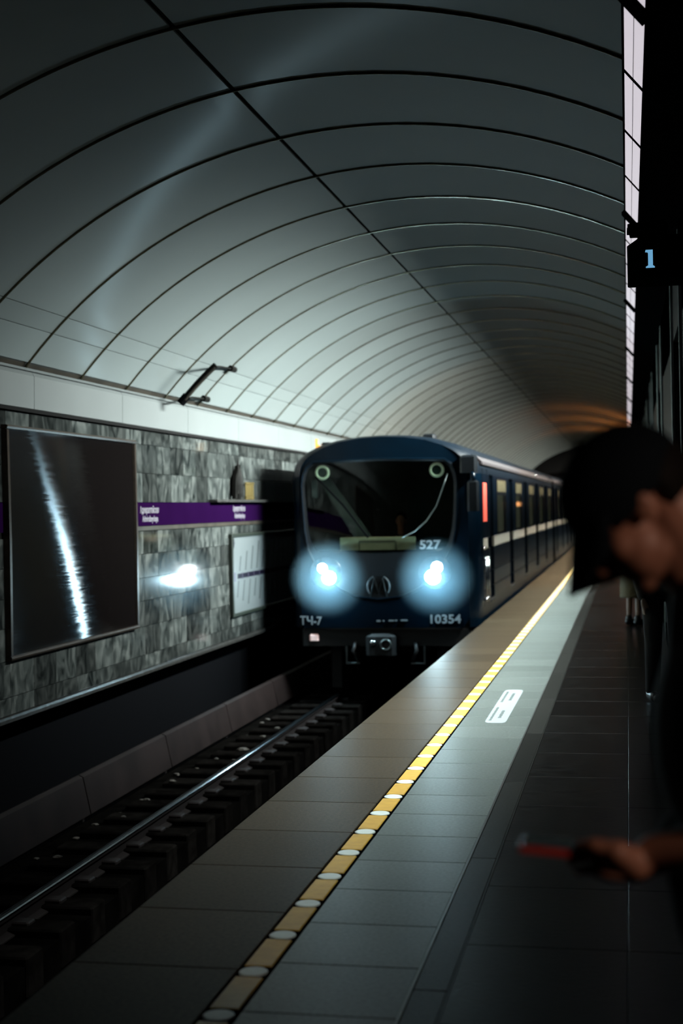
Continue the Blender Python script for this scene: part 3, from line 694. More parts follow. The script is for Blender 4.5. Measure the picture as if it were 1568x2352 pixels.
def car(y0, y1, lead):
    if lead:
        t = thing('metro_train', 'dark blue metro train arriving with both headlamps blazing', 'train', (UC, y0, -1.05))
    else:
        t = thing('metro_car', 'second dark blue metro car coupled behind the lead car', 'train', (UC, y0, -1.05))
    # roof, skirts
    ds = [0.0, 0.02, 0.05, 0.08, 0.12, 0.18, 0.25, 0.35, 0.45] if lead else [0.45]
    secs = [(y0 + d, section(d)) for d in ds] + [(y1, section(1))]
    n = len(outline)
    top = [[(x, y, z) for x, z in s_[5:n - 5]] for y, s_ in secs]
    part('roof', MB().quad_grid(top), M['train_roof'], t, True)
    part('skirt', MB().quad_grid([[(x, y, z) for x, z in s_[0:2]] for y, s_ in secs]).quad_grid([[(x, y, z) for x, z in s_[n - 2:n]] for y, s_ in secs]), M['train_blue'], t, True)
    part('wall_side_panel', MB().quad_grid([[(x, y, z) for x, z in s_[1:6]] for y, s_ in secs]), M['train_blue'], t, True)     # towards the tunnel wall
    if lead:
        part('corner_panel', MB().quad_grid([[(x, y, z) for x, z in s_[n - 6:n - 1]] for y, s_ in secs[:-1]]), M['train_blue'], t, True)
    part('floor_pan', MB().box(UC - 1.33, UC + 1.33, y0 + (0.3 if lead else 0.1), y1, -0.09, -0.05), M['under'], t)
    part('end_wall', MB().box(UC - 1.33, UC + 1.33, y1 - 0.03, y1, -0.08, 2.3), M['train_black'], t)
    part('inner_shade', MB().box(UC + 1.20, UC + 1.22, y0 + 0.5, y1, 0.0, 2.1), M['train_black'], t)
    # platform side: panels between recessed doors
    xs = UC + 1.35
    doors = [(y0 + 1.44 + 3.58 * k, y0 + 2.05 + 3.58 * k + (0.18 if k else 0)) for k in range(5)]
    ya = y0 + 0.45
    segs = []
    for d0, d1 in doors: segs.append((ya, d0)); ya = d1
    segs.append((ya, y1))
    for i, (a, b) in enumerate(segs):
        for z0, z1, nm, m in ((0.21, 0.372, 'lower_panel', 'train_blue'), (0.388, 0.602, 'lower_panel', 'train_blue'), (0.618, 0.958, 'lower_panel', 'train_blue'), (0.962, 1.108, 'waist_stripe', 'cream'), (1.112, 2.03, 'upper_panel', 'train_blue')):
            if nm == 'waist_stripe': pe = (max(a, y0 + 0.30) + (0.03 if i else 0.0), b - 0.04)
            else: pe = (a, b)
            if i == 0 and nm == 'waist_stripe': pe = (y0 + 0.46, b - 0.35)
            part(nm, MB().cbox(xs - 0.03, xs + (0.004 if m == 'cream' else 0.0), pe[0], pe[1], z0, z1, 0.003), M[m], t)
        if b - a > 2.0:
            wy0, wy1 = a + 0.70, b - 0.75
            if lead or True:
                f = part('window', MB().box(xs - 0.004, xs + 0.006, wy0 - 0.05, wy1 + 0.05, 1.13, 2.0), M['train_black'], t)
                ym = wy0 + (wy1 - wy0) * 0.62
                part('pane', MB().box(xs + 0.004, xs + 0.009, wy0, ym, 1.16, 1.74), M['win_reflect_dim'], f)
                part('pane', MB().box(xs + 0.004, xs + 0.009, ym + 0.03, wy1, 1.16, 1.74), M['win_dark'], f)
                part('transom_pane', MB().box(xs + 0.004, xs + 0.009, wy0, wy0 + (wy1 - wy0) * 0.5 - 0.02, 1.79, 1.97), M['win_reflect'], f)
                part('transom_pane', MB().box(xs + 0.004, xs + 0.009, wy0 + (wy1 - wy0) * 0.5 + 0.02, wy1, 1.79, 1.97), M['win_reflect'], f)
    for d0, d1 in doors:
        mid_ = (d0 + d1) / 2
        for a, b in ((d0, mid_ - 0.006), (mid_ + 0.006, d1)):
            dr = part('door', MB().cbox(xs - 0.14, xs - 0.10, a, b, 0.17, 2.03, 0.004), M['door_dark'], t)
            part('door_pane', MB().box(xs - 0.10, xs - 0.096, a + 0.05, b - 0.05, 1.1, 1.8), M['win_dark'], dr)
        part('door_jamb', MB().box(xs - 0.14, xs - 0.028, d1, d1 + 0.01, 0.17, 2.03).box(xs - 0.14, xs - 0.028, d0 - 0.01, d0, 0.17, 2.03), M['door_dark'], t)
        part('door_step', MB().box(xs - 0.14, xs + 0.01, d0, d1, 0.15, 0.18), M['under'], t)
    # gutter with bolts
    part('gutter', MB().prism([(xs - 0.012, 2.15), (xs + 0.012, 2.16), (xs + 0.010, 2.20), (xs - 0.075, 2.275), (xs - 0.085, 2.26)], y0 + 0.35, y1, 'y'), M['gutter'], t)
    for yb in (31.6, 37.2) if lead else (y0 + 6,):
        part('bolt', MB().ell((xs + 0.02, yb, 2.22), (0.03, 0.12, 0.03), None, 10, 6), M['chrome'], t, True)
    # bogies
    for yb in (y0 + 3.3, y1 - 3.3):
        bg = part('bogie_frame', MB().cbox(UC - 1.0, UC + 1.0, yb - 1.5, yb + 1.5, -0.62, -0.42, 0.04), M['under'], t)
        for dyw in (-1.05, 1.05):
            for sx in (-0.76, 0.76):
                part('wheel', MB().tube([(UC + sx - 0.06, yb + dyw, -0.635), (UC + sx - 0.03, yb + dyw, -0.635), (UC + sx + 0.06, yb + dyw, -0.635)], [0.412, 0.412, 0.412], 24), M['under'], bg)
    return t
train = car(YF, 38.8, True)
car2 = car(39.5, 58.7, False)

# nose
o_front = [(x - UC, z) for x, z in section(0)]
Oo = resample(o_front, -0.03, 1.25); Os = resample(shield, -0.03, 1.25)
fr = part('front_panel', annulus(Oo, Os, 0.0, 0.0), M['train_blue'], train, True)
# edge between nose section (flat at y0) and the bulging face
lipr = [[(UC + u, YF, z) for u, z in Oo] + [(UC + Oo[0][0], YF, Oo[0][1])], [(UC + u, fy(u, z), z) for u, z in Oo] + [(UC + Oo[0][0], fy(*Oo[0]), Oo[0][1])]]
part('nose_rim', MB().quad_grid(lipr), M['train_blue'], train, True)
Os2 = resample(shield, -0.06, 1.55); Ow = resample(wind, -0.06, 1.55)
part('windscreen_mask', annulus(Os2, Ow, -0.006, 0.02), M['train_black'], train, True)
part('mask_trim', MB().tube([(UC + u, fy(u, z) - 0.012, z) for u, z in (shield + shield[:1])], 0.012, 6, False), M['train_blue'], train, True)
ctr = (-0.06, 1.55)
part('windscreen', annulus(Ow, [(ctr[0] + (u - ctr[0]) * 0.02, ctr[1] + (z - ctr[1]) * 0.02) for u, z in Ow], 0.015, 0.015, 10), M['cab_glass'], train, True)
# cab interior
part('cab_back', MB().box(UC - 1.28, UC + 1.19, YF + 1.35, YF + 1.40, -0.05, 2.3), M['cab'], train)
part('cab_side', MB().box(UC + 1.17, UC + 1.19, YF + 0.40, YF + 1.35, 0.0, 2.1), M['cab'], train)
part('cab_desk', MB().prism([(YF + 0.25, 0.90), (YF + 0.22, 0.985), (YF + 0.55, 1.03), (YF + 0.75, 0.98), (YF + 0.75, 0.0), (YF + 0.6, 0.0)], UC - 1.1, UC + 1.05, 'x'), M['train_black'], train)
part('slanted_sheet', MB().prism([(UC - 1.02, 2.05), (UC - 0.88, 2.1), (UC - 0.15, 1.06), (UC - 0.42, 1.06)], YF + 0.33, YF + 0.35, 'y'), M['cab'], train)  # plain slanted sheet behind the glass
bd = part('sign_board', MB().cbox(UC - 0.62, UC + 0.45, YF + 0.0, YF + 0.03, 0.985, 1.165, 0.004), M['beige'], train)
part('board_slot', MB().box(UC - 0.35, UC + 0.17, YF - 0.004, YF + 0.0, 1.095, 1.115), M['beige_dark'], bd)
for u in (-0.35, 0.17): part('board_joint', MB().box(UC + u, UC + u + 0.014, YF - 0.003, YF + 0.0, 0.99, 1.10), M['beige_dark'], bd)
dl = bpy.data.lights.new('board_fill_light', 'AREA'); dl.shape = 'RECTANGLE'; dl.size = 0.9; dl.size_y = 0.03; dl.energy = 0.55; dl.color = (1.0, 0.86, 0.55)  # unseen light added to brighten the sign board
dlo = bpy.data.objects.new('board_fill_light', dl); COL.objects.link(dlo); dlo.parent = train; dlo.location = (-0.08, -0.03 + 0.02, 1.05 + 1.235); dlo.rotation_euler = (R(-25), 0, 0)
il = bpy.data.lights.new('driver_fill_light', 'POINT'); il.energy = 0.35; il.color = (1.0, 0.62, 0.45); il.shadow_soft_size = 0.04  # unseen light added to brighten the driver's face
ilo = bpy.data.objects.new('driver_fill_light', il); COL.objects.link(ilo); ilo.parent = train; ilo.location = (-0.15, 0.42, 1.05 + 1.16)
# unlit ring lamps behind the glass, their sheen put in as faint emission
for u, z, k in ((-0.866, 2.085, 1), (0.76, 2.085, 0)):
    rl = part('unlit_ring_lamp', MB().tube([(UC + u + 0.085 * math.cos(2 * pi * a / 24), YF + 0.06, z + 0.085 * math.sin(2 * pi * a / 24)) for a in range(25)], 0.02, 8, False), M['unlit_ring_lamp'], train, True)
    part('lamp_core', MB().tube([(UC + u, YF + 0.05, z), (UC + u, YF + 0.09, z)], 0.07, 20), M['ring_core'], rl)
part('side_window_reflector', MB().prism([(UC - 1.05, 1.74), (UC - 0.97, 1.73), (UC - 0.98, 1.98), (UC - 1.06, 1.98)], YF + 0.2, YF + 0.21, 'y'), M['map_white'], train)
# headlamps
def headlamp(u1, z1, r1, u2, z2, r2, label):
    uc, zc = (u1 + u2) / 2, (z1 + z2) / 2
    yv = fy(uc, zc)
    h = part('headlamp', MB().tube([(UC + uc, yv - 0.005, zc), (UC + uc, yv - 0.022, zc)], [0.235, 0.225], 28), M['train_black'], train, True, label=label)
    for u, z, r_ in ((u1, z1, r1), (u2, z2, r2)):
        y = yv - 0.024
        part('bezel', MB().tube([(UC + u + (r_ + 0.008) * math.cos(2 * pi * a / 24), y, z + (r_ + 0.008) * math.sin(2 * pi * a / 24)) for a in range(25)], 0.009, 6, False), M['chrome'], h, True)
        part('lens', MB().ell((UC + u, y + 0.004, z), (r_, 0.022, r_), None, 22, 8), M['headlamp'], h, True)
headlamp(-0.771, 0.605, 0.088, -0.862, 0.738, 0.066, 'left headlamp with two blazing lenses')
headlamp(0.694, 0.604, 0.100, 0.755, 0.735, 0.075, 'right headlamp with two merging blazing lenses')
# lettering on the front
FR = (R(90), 0, 0)
def front_text(nm, body, size, width, uc, zc, m, bold=0.004):
    me = text_mesh(body, size, width, 0.003, bold)
    for v in me.vertices:
        u = uc + v.co.x; z = zc + v.co.y; v.co.z -= (fy(u, z) - fy(uc, zc))
    place_text(nm, me, m, train, (UC + uc, fy(uc, zc) - 0.012, zc), FR)
front_text('depot_code', 'ТЧ-7', 0.16, 0.32, -1.055, -0.005, M['letter'], 0.003)
front_text('fleet_number', '10354', 0.165, 0.42, 0.845, 0.012, M['letter'], 0.004)
front_text('route_number', '527', 0.165, 0.29, 0.66, 1.045, M['letter'], 0.004)
mb = MB()
for k, wd in enumerate((0.05, 0.02, 0.07, 0.03, 0.09)):
    x = UC - 0.10 + k * 0.085; mb.box(x, x + wd, YF - 0.105, YF - 0.088, -0.012 + 0.002 * k, 0.008 + 0.002 * k)
part('small_print', mb, M['letter'], train)
# metro emblem: broken ring with the letter M
mz, mu = 0.475, -0.065
em = MB()
for a0, a1 in ((-38, 62), (118, 218)):
    em.tube([(UC + mu + 0.158 * math.cos(R(a0 + (a1 - a0) * i / 16)), YF - 0.102, mz + 0.158 * math.sin(R(a0 + (a1 - a0) * i / 16))) for i in range(17)], 0.009, 6)
em.tube([(UC + mu + a, YF - 0.102, mz + b_) for a, b_ in ((-0.115, -0.135), (-0.058, 0.12), (0, -0.095), (0.058, 0.12), (0.115, -0.135))], 0.009, 6)
part('emblem', em, M['emblem'], train, True)
# black wiper; the steel rod is an added stand-in for the lamp row reflection
part('wiper_and_glint', MB().tube([(UC - 0.95, fy(-.95, 2) - 0.01, 2.03), (UC - 0.55, fy(-.5, 1.6) - 0.02, 1.62), (UC - 0.2, fy(-.2, 1.25) - 0.02, 1.16)], 0.013, 6), M['black'], train)
part('wiper_and_glint', MB().tube([(UC + 0.92, fy(.9, 2) - 0.01, 2.03), (UC + 0.86, fy(.85, 1.85) - 0.014, 1.85), (UC + 0.76, fy(.75, 1.6) - 0.016, 1.58), (UC + 0.62, fy(.6, 1.4) - 0.018, 1.38), (UC + 0.46, fy(.45, 1.25) - 0.018, 1.24), (UC + 0.28, fy(.3, 1.15) - 0.018, 1.15)], 0.008, 6), M['steel'], train, True)
# mirror on the right corner
mr_ = part('mirror_housing', MB().cbox(UC + 1.20, UC + 1.36, YF - 0.16, YF - 0.05, 1.50, 1.93, 0.03), M['train_black'], train)
part('mirror_mount', MB().cbox(UC + 1.10, UC + 1.33, YF - 0.12, YF + 0.08, 2.03, 2.28, 0.03), M['train_black'], train)
part('mirror_arm', MB().tube([(UC + 1.27, YF - 0.08, 2.05), (UC + 1.29, YF - 0.11, 1.92)], 0.04, 10), M['train_blue'], train, True)
# cab side: red display, handrails
part('red_display', MB().box(UC + 1.345, UC + 1.358, YF + 0.50, YF + 0.97, 1.35, 1.90), M['red_led'], train, label='glowing red strip display on the cab side')
for yy in (YF + 0.30, YF + 0.62):
    hr = part('handrail', MB().tube([(UC + 1.40, yy, 0.27), (UC + 1.40, yy, 0.82)], 0.014, 8), M['chrome'], train, True)
    for z in (0.26, 0.83): part('handrail_end', MB().ell((UC + 1.385, yy, z), (0.04, 0.03, 0.03), None, 10, 6), M['chrome'], hr, True)
part('door_handle', MB().ell((UC + 1.37, YF + 0.34, 0.98), (0.03, 0.06, 0.03), None, 10, 6), M['chrome'], train, True)
part('cab_door_seam', MB().box(UC + 1.345, UC + 1.353, YF + 0.46, YF + 0.475, 0.15, 2.1).box(UC + 1.345, UC + 1.353, YF + 1.1, YF + 1.115, 0.15, 2.1), M['train_black'], train)
part('orange_flag', MB().prism([(UC - 1.0, 2.44), (UC - 0.92, 2.46), (UC - 0.97, 2.50), (UC - 0.965, 2.57), (UC - 1.0, 2.575)], YF + 0.25, YF + 0.27, 'y'), mat('orange', (0.8, 0.33, 0.06), 0.5), train)
part('roof_vent', MB().cbox(UC - 0.92, UC - 0.78, YF + 0.25, YF + 0.6, 2.44, 2.525, 0.02), M['train_black'], train)
part('roof_vent', MB().cbox(UC + 0.45, UC + 0.62, YF + 0.9, YF + 1.2, 2.54, 2.635, 0.02), M['train_black'], train)
# below the front
part('marker_reflector', MB().cbox(UC - 1.085, UC - 0.95, YF - 0.015, YF + 0.02, -0.285, -0.19, 0.02), M['pink'], train, label='pinkish rectangular marker lamp')
part('front_beam', MB().cbox(UC - 1.2, UC + 1.2, YF + 0.02, YF + 0.25, -0.36, -0.10, 0.03), M['under'], train)
cp = part('coupler', MB().tube([(UC - 0.06, YF + 0.4, -0.33), (UC - 0.06, YF - 0.02, -0.33)], 0.10, 16), M['under'], train, True)
part('coupler_head', MB().cbox(UC - 0.26, UC + 0.16, YF - 0.14, YF + 0.0, -0.48, -0.17, 0.05), M['under'], cp)
part('coupler_cone', MB().tube([(UC - 0.15, YF - 0.13, -0.30), (UC - 0.15, YF - 0.21, -0.30)], [0.065, 0.03], 14), M['chrome'], cp, True)
part('coupler_ring', MB().tube([(UC + 0.03 + 0.07 * math.cos(2 * pi * a / 18), YF - 0.15, -0.33 + 0.07 * math.sin(2 * pi * a / 18)) for a in range(19)], 0.014, 6, False), M['steel'], cp, True)
for s_ in (-1, 1):
    part('air_hose', MB().tube([(UC + s_ * 0.42, YF + 0.0, -0.30), (UC + s_ * 0.45, YF - 0.06, -0.42), (UC + s_ * 0.38, YF - 0.02, -0.56)], 0.025, 8), M['under'], train, True)
    part('rail_guard', MB().cbox(UC + s_ * 0.76 - 0.08, UC + s_ * 0.76 + 0.08, YF + 0.3, YF + 0.36, -0.98, -0.35, 0.015), M['under'], train)
    part('step_bracket', MB().tube([(UC + s_ * 0.55, YF - 0.02, -0.36), (UC + s_ * 0.55, YF - 0.02, -0.60), (UC + s_ * 0.36, YF - 0.02, -0.60)], 0.016, 6), M['steel'], train)

# scattering balls added to imitate lens flare round the headlamps
for nm, u, z, rad, lab in (('left', -0.765, 0.60, 0.60, 'bluish ball added to imitate lens flare round the left headlamp'), ('right', 0.735, 0.595, 0.60, 'bluish ball added to imitate lens flare round the right headlamp')):
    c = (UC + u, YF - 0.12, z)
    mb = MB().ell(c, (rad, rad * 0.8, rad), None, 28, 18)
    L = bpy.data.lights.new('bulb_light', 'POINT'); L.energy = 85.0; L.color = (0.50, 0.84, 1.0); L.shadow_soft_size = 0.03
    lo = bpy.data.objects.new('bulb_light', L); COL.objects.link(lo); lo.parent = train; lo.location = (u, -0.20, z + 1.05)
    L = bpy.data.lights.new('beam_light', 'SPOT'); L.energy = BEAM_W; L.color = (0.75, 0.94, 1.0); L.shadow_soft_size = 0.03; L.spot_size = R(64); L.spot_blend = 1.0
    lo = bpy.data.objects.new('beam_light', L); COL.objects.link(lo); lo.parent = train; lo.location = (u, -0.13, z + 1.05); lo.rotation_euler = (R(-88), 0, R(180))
    hz = link('halo_ball', mb.mesh('halo_ball', True), halo_mat(c, rad * 0.98, 0.18)); hz['kind'] = 'stuff'; hz['label'] = lab; hz['category'] = 'halo_ball'

# ------------------------------------------------------------------ people
def person_basic(x, y, face, h, label, coat_m, leg_m, long_coat, bag=False, stance=0.09):
    """standing figure; face = heading in degrees, 0 looks along -Y"""
    t = thing('person', label, 'person', (x, y, 0))
    ca, sa = math.cos(R(face)), math.sin(R(face)); s = h / 1.75
    def P(a, b, z): return (x + (a * ca - b * sa) * s, y + (a * sa + b * ca) * s, z * s)     # a: sideways, b: back (+)/front (-)
    b = MB()
    b.ell(P(0, 0, 1.63), (0.075 * s, 0.092 * s, 0.115 * s)); b.ell(P(0, -0.03, 1.575), (0.055 * s, 0.06 * s, 0.07 * s)); b.cap(P(0, 0.01, 1.42), P(0, 0, 1.56), 0.055 * s, 0.052 * s)
    b.ell(P(0, -0.10, 1.61), (0.014 * s, 0.02 * s, 0.022 * s))
    for k in (-1, 1): b.ell(P(k * 0.078, 0.01, 1.615), (0.012 * s, 0.02 * s, 0.03 * s))
    b.ell(P(0, 0, 1.22), (0.155 * s, 0.11 * s, 0.25 * s)); b.ell(P(0, 0, 0.95), (0.155 * s, 0.11 * s, 0.14 * s))
    for k in (-1, 1):
        b.cap(P(k * 0.17, 0, 1.39), P(k * 0.22, 0.02, 1.10), 0.05 * s, 0.04 * s); b.cap(P(k * 0.22, 0.02, 1.10), P(k * 0.20, -0.06, 0.86), 0.038 * s, 0.028 * s)
        b.ell(P(k * 0.20, -0.075, 0.79), (0.022 * s, 0.035 * s, 0.05 * s))
        for f in range(4): b.cap(P(k * 0.20, -0.10 + 0.018 * f, 0.77), P(k * 0.195, -0.10 + 0.018 * f, 0.70), 0.009 * s, 0.008 * s, 8)
        b.cap(P(k * 0.185, -0.10, 0.80), P(k * 0.165, -0.115, 0.74), 0.010 * s, 0.008 * s, 8)
        b.cap(P(k * stance, 0, 0.90), P(k * stance, -0.01, 0.49), 0.078 * s, 0.055 * s); b.cap(P(k * stance, -0.01, 0.49), P(k * stance, 0.02, 0.09), 0.05 * s, 0.034 * s)
        b.cap(P(k * stance, 0.02, 0.06), P(k * (stance + 0.02), -0.13, 0.035), 0.035 * s, 0.03 * s)
    o = link('body', remesh(b, 0.012, 3), M['skin_dark'], t)
    c = MB()
    c.ell(P(0, 0, 1.24), (0.20 * s, 0.145 * s, 0.25 * s)); c.ell(P(0, 0, 0.98), (0.185 * s, 0.14 * s, 0.18 * s)); c.cap(P(0, 0.015, 1.40), P(0, 0.01, 1.48), 0.085 * s, 0.068 * s)
    for k in (-1, 1):
        c.cap(P(k * 0.17, 0, 1.39), P(k * 0.225, 0.02, 1.10), 0.068 * s, 0.057 * s); c.cap(P(k * 0.225, 0.02, 1.10), P(k * 0.20, -0.055, 0.85), 0.055 * s, 0.044 * s)
    if long_coat: c.tube([P(0, 0, 1.1), P(0, 0, 0.9), P(0, 0, 0.36 / s)], [0.16 * s, 0.175 * s, 0.185 * s], 20)
    link('coat' if long_coat else 'jacket', remesh(c, 0.014, 4), coat_m, t)
    if leg_m:
        l_ = MB(); l_.ell(P(0, 0, 0.93), (0.17 * s, 0.125 * s, 0.13 * s))
        for k in (-1, 1):
            l_.cap(P(k * stance, 0, 0.88), P(k * stance, -0.01, 0.49), 0.092 * s, 0.07 * s); l_.tube([P(k * stance, -0.01, 0.5), P(k * stance, 0.02, 0.07)], [0.07 * s, 0.058 * s], 14)
        link('trousers', remesh(l_, 0.012, 3), leg_m, t)
    for k in (-1, 1):
        q = MB(); q.cap(P(k * stance, 0.045, 0.05), P(k * (stance + 0.02), -0.15, 0.04), 0.046 * s, 0.04 * s); q.cap(P(k * stance, 0.03, 0.06), P(k * stance, 0.03, 0.10), 0.045 * s, 0.045 * s)
        q.v = [(a, b_, max(0.0, z)) for a, b_, z in q.v]
        part('shoe', q, M['shoe'], t, True)
    hq = MB(); hq.ell(P(0, 0.022, 1.655), (0.086 * s, 0.095 * s, 0.108 * s))
    part('hair', hq, M['hair'], t, True)
    if bag:
        bg = thing('backpack', 'black backpack on the back of the dark figure near the pylons', 'bag', P(0, 0.2, 0.9))
        part('bag_body', MB().cbox(P(-0.15, 0, 0)[0], P(0.15, 0, 0)[0], y + 0.13, y + 0.28, 0.95 * s, 1.40 * s, 0.04), M['jacket'], bg)
        for k in (-1, 1): part('strap', MB().tube([P(k * 0.1, 0.16, 1.36), P(k * 0.11, 0.02, 1.46), P(k * 0.12, -0.14, 1.30), P(k * 0.14, 0.0, 1.0), P(k * 0.12, 0.15, 0.98)], 0.018, 6), M['black'], bg)
    return t
person_basic(0.05, 18.62, 150, 1.70, 'far person in a long khaki coat with bare shins and dark shoes', M['khaki'], None, True, stance=0.065)
person_basic(0.265, 11.55, 20, 1.74, 'dark-clothed person standing by the pylon behind the man with the phone', M['jacket'], M['trousers'], False, bag=True, stance=0.10)

# driver
dv = thing('person', 'train driver in dark clothes seen dimly behind the windscreen', 'person', (UC + 0.1, YF + 0.95, 0.0))
dx, dy = UC + 0.105, YF + 0.95
b = MB()
b.ell((dx, dy, 1.385), (0.073, 0.09, 0.105)); b.ell((dx, dy - 0.03, 1.325), (0.055, 0.06, 0.07)); b.cap((dx, dy + 0.02, 1.14), (dx, dy, 1.30), 0.057, 0.054)
b.ell((dx, dy - 0.095, 1.365), (0.015, 0.02, 0.025)); b.ell((dx, dy - 0.08, 1.315), (0.025, 0.015, 0.008))
for k in (-1, 1): b.ell((dx + k * 0.073, dy, 1.37), (0.012, 0.02, 0.03))
b.ell((dx, dy + 0.03, 0.92), (0.15, 0.11, 0.26)); b.ell((dx, dy + 0.03, 0.62), (0.16, 0.13, 0.12))
for k in (-1, 1):
    b.cap((dx + k * 0.17, dy + 0.02, 1.08), (dx + k * 0.24, dy - 0.02, 0.82), 0.05, 0.042); b.cap((dx + k * 0.24, dy - 0.02, 0.82), (dx + k * 0.2, dy - 0.16, 1.0), 0.04, 0.03)
    b.ell((dx + k * 0.19, dy - 0.20, 1.045), (0.04, 0.05, 0.025))
    for f in range(4): b.cap((dx + k * (0.165 + 0.018 * f), dy - 0.23, 1.05), (dx + k * (0.165 + 0.018 * f), dy - 0.29, 1.035), 0.009, 0.008, 8)
    b.cap((dx + k * 0.155, dy - 0.19, 1.05), (dx + k * 0.13, dy - 0.24, 1.045), 0.010, 0.008, 8)
    b.cap((dx + k * 0.09, dy, 0.6), (dx + k * 0.1, dy - 0.15, 0.45), 0.07, 0.06); b.cap((dx + k * 0.1, dy - 0.15, 0.45), (dx + k * 0.1, dy - 0.1, 0.06), 0.055, 0.04)
link('body', remesh(b, 0.010, 3), M['skin'], dv)
c = MB(); c.ell((dx, dy + 0.03, 0.93), (0.19, 0.14, 0.24)); c.cap((dx, dy + 0.02, 1.10), (dx, dy + 0.02, 1.14), 0.09, 0.075)
for k in (-1, 1):
    c.cap((dx + k * 0.17, dy + 0.02, 1.08), (dx + k * 0.24, dy - 0.02, 0.82), 0.064, 0.055); c.cap((dx + k * 0.24, dy - 0.02, 0.82), (dx + k * 0.205, dy - 0.14, 0.985), 0.053, 0.042)
link('jacket', remesh(c, 0.013, 4), M['jacket'], dv)
part('hair', MB().ell((dx, dy + 0.02, 1.415), (0.079, 0.092, 0.098)), M['hair'], dv, True)
st = part('seat', MB().cbox(dx - 0.25, dx + 0.25, dy + 0.17, dy + 0.25, 0.40, 1.10, 0.03), M['cab'], train)

# ------------------------------------------------------------------ the man with the phone, close to the camera
MYC = 2.32; PITCHD = 47
fv = Vector((-math.cos(R(PITCHD)), 0, -math.sin(R(PITCHD)))); hv = Vector((-math.sin(R(PITCHD)), 0, math.cos(R(PITCHD)))); yv = Vector((0, 1, 0))
EAR = Vector((0.020, MYC, 1.572))
HM = Matrix((fv, yv, hv)).transposed()
def H(f, y, h): return tuple(EAR + fv * f + yv * y + hv * h)
man = thing('person', 'man in a dark cap bending his head over a phone, close on the right', 'person', (0.2, MYC, 0))
b = MB()
b.ell(H(-0.005, 0, 0.045), (0.098, 0.076, 0.088), HM); b.ell(H(0.045, 0, -0.035), (0.055, 0.060, 0.072), HM); b.ell(H(0.03, 0, -0.065), (0.055, 0.055, 0.035), HM)
b.ell(H(0.078, 0, -0.085), (0.022, 0.024, 0.018), HM)                                    # chin
b.cap(H(0.092, 0, 0.015), H(0.115, 0, -0.022), 0.010, 0.015, 10); b.ell(H(0.108, 0, -0.027), (0.013, 0.019, 0.010), HM)   # nose
b.ell(H(0.086, 0, 0.028), (0.015, 0.055, 0.012), HM)                                     # brow
for k in (-1, 1):
    b.ell(H(0.062, k * 0.038, -0.018), (0.026, 0.024, 0.026), HM)                        # cheek
    b.ell(H(0.082, k * 0.032, 0.008), (0.012, 0.014, 0.010), HM)                         # eyelid
    b.ell(H(-0.004, k * 0.075, 0.0), (0.019, 0.008, 0.031), HM); b.ell(H(-0.012, k * 0.08, 0.008), (0.013, 0.008, 0.024), HM)
b.ell(H(0.099, 0, -0.050), (0.010, 0.024, 0.007), HM); b.ell(H(0.095, 0, -0.062), (0.010, 0.021, 0.008), HM)      # lips
b.cap((0.155, MYC, 1.42), H(-0.035, 0, -0.015), 0.060, 0.056)
b.cap((0.12, MYC, 1.44), H(0.0, 0, -0.05), 0.05, 0.05)
b.ell((0.195, MYC, 1.20), (0.115, 0.16, 0.24)); b.ell((0.21, MYC, 0.95), (0.115, 0.155, 0.13))
LSH, LEL, LWR = Vector((0.175, MYC - 0.19, 1.37)), Vector((0.235, MYC - 0.20, 1.11)), Vector((0.028, MYC - 0.10, 1.045))
RSH, REL, RWR = Vector((0.175, MYC + 0.19, 1.37)), Vector((0.235, MYC + 0.21, 1.10)), Vector((0.05, MYC + 0.07, 1.00))
for a, e, w_ in ((LSH, LEL, LWR), (RSH, REL, RWR)):
    b.cap(a, e, 0.052, 0.042); b.cap(e, w_, 0.041, 0.028)
# left hand: palm under the phone, fingers curled up its far side, thumb along the near side
PC = Vector((-0.030, MYC - 0.085, 1.016))
b.ell(PC, (0.046, 0.040, 0.020), Matrix.Rotation(R(4), 3, 'Y'))
b.cap(LWR, PC + Vector((0.02, 0, 0)), 0.027, 0.024)
b.cap(PC + Vector((0.032, -0.024, 0.012)), PC + Vector((0.004, -0.046, 0.036)), 0.024, 0.019, 12)
b.cap(PC + Vector((0.004, -0.046, 0.036)), PC + Vector((-0.030, -0.040, 0.043)), 0.0155, 0.0125, 10)
b.cap(PC + Vector((-0.030, -0.040, 0.043)), PC + Vector((-0.056, -0.022, 0.037)), 0.012, 0.0095, 10)
for i, (fx, ln) in enumerate(((-0.046, 0.062), (-0.026, 0.068), (-0.006, 0.062), (0.012, 0.050))):
    k1 = PC + Vector((fx, 0.018, -0.008)); k2 = PC + Vector((fx - 0.014, 0.054, -0.020)); k3 = PC + Vector((fx - 0.018, 0.078, -0.004)); k4 = PC + Vector((fx - 0.018, 0.076, 0.016))
    b.cap(k1, k2, 0.0105, 0.0095, 10); b.cap(k2, k3, 0.0095, 0.0085, 10); b.cap(k3, k4, 0.0085, 0.0075, 10)
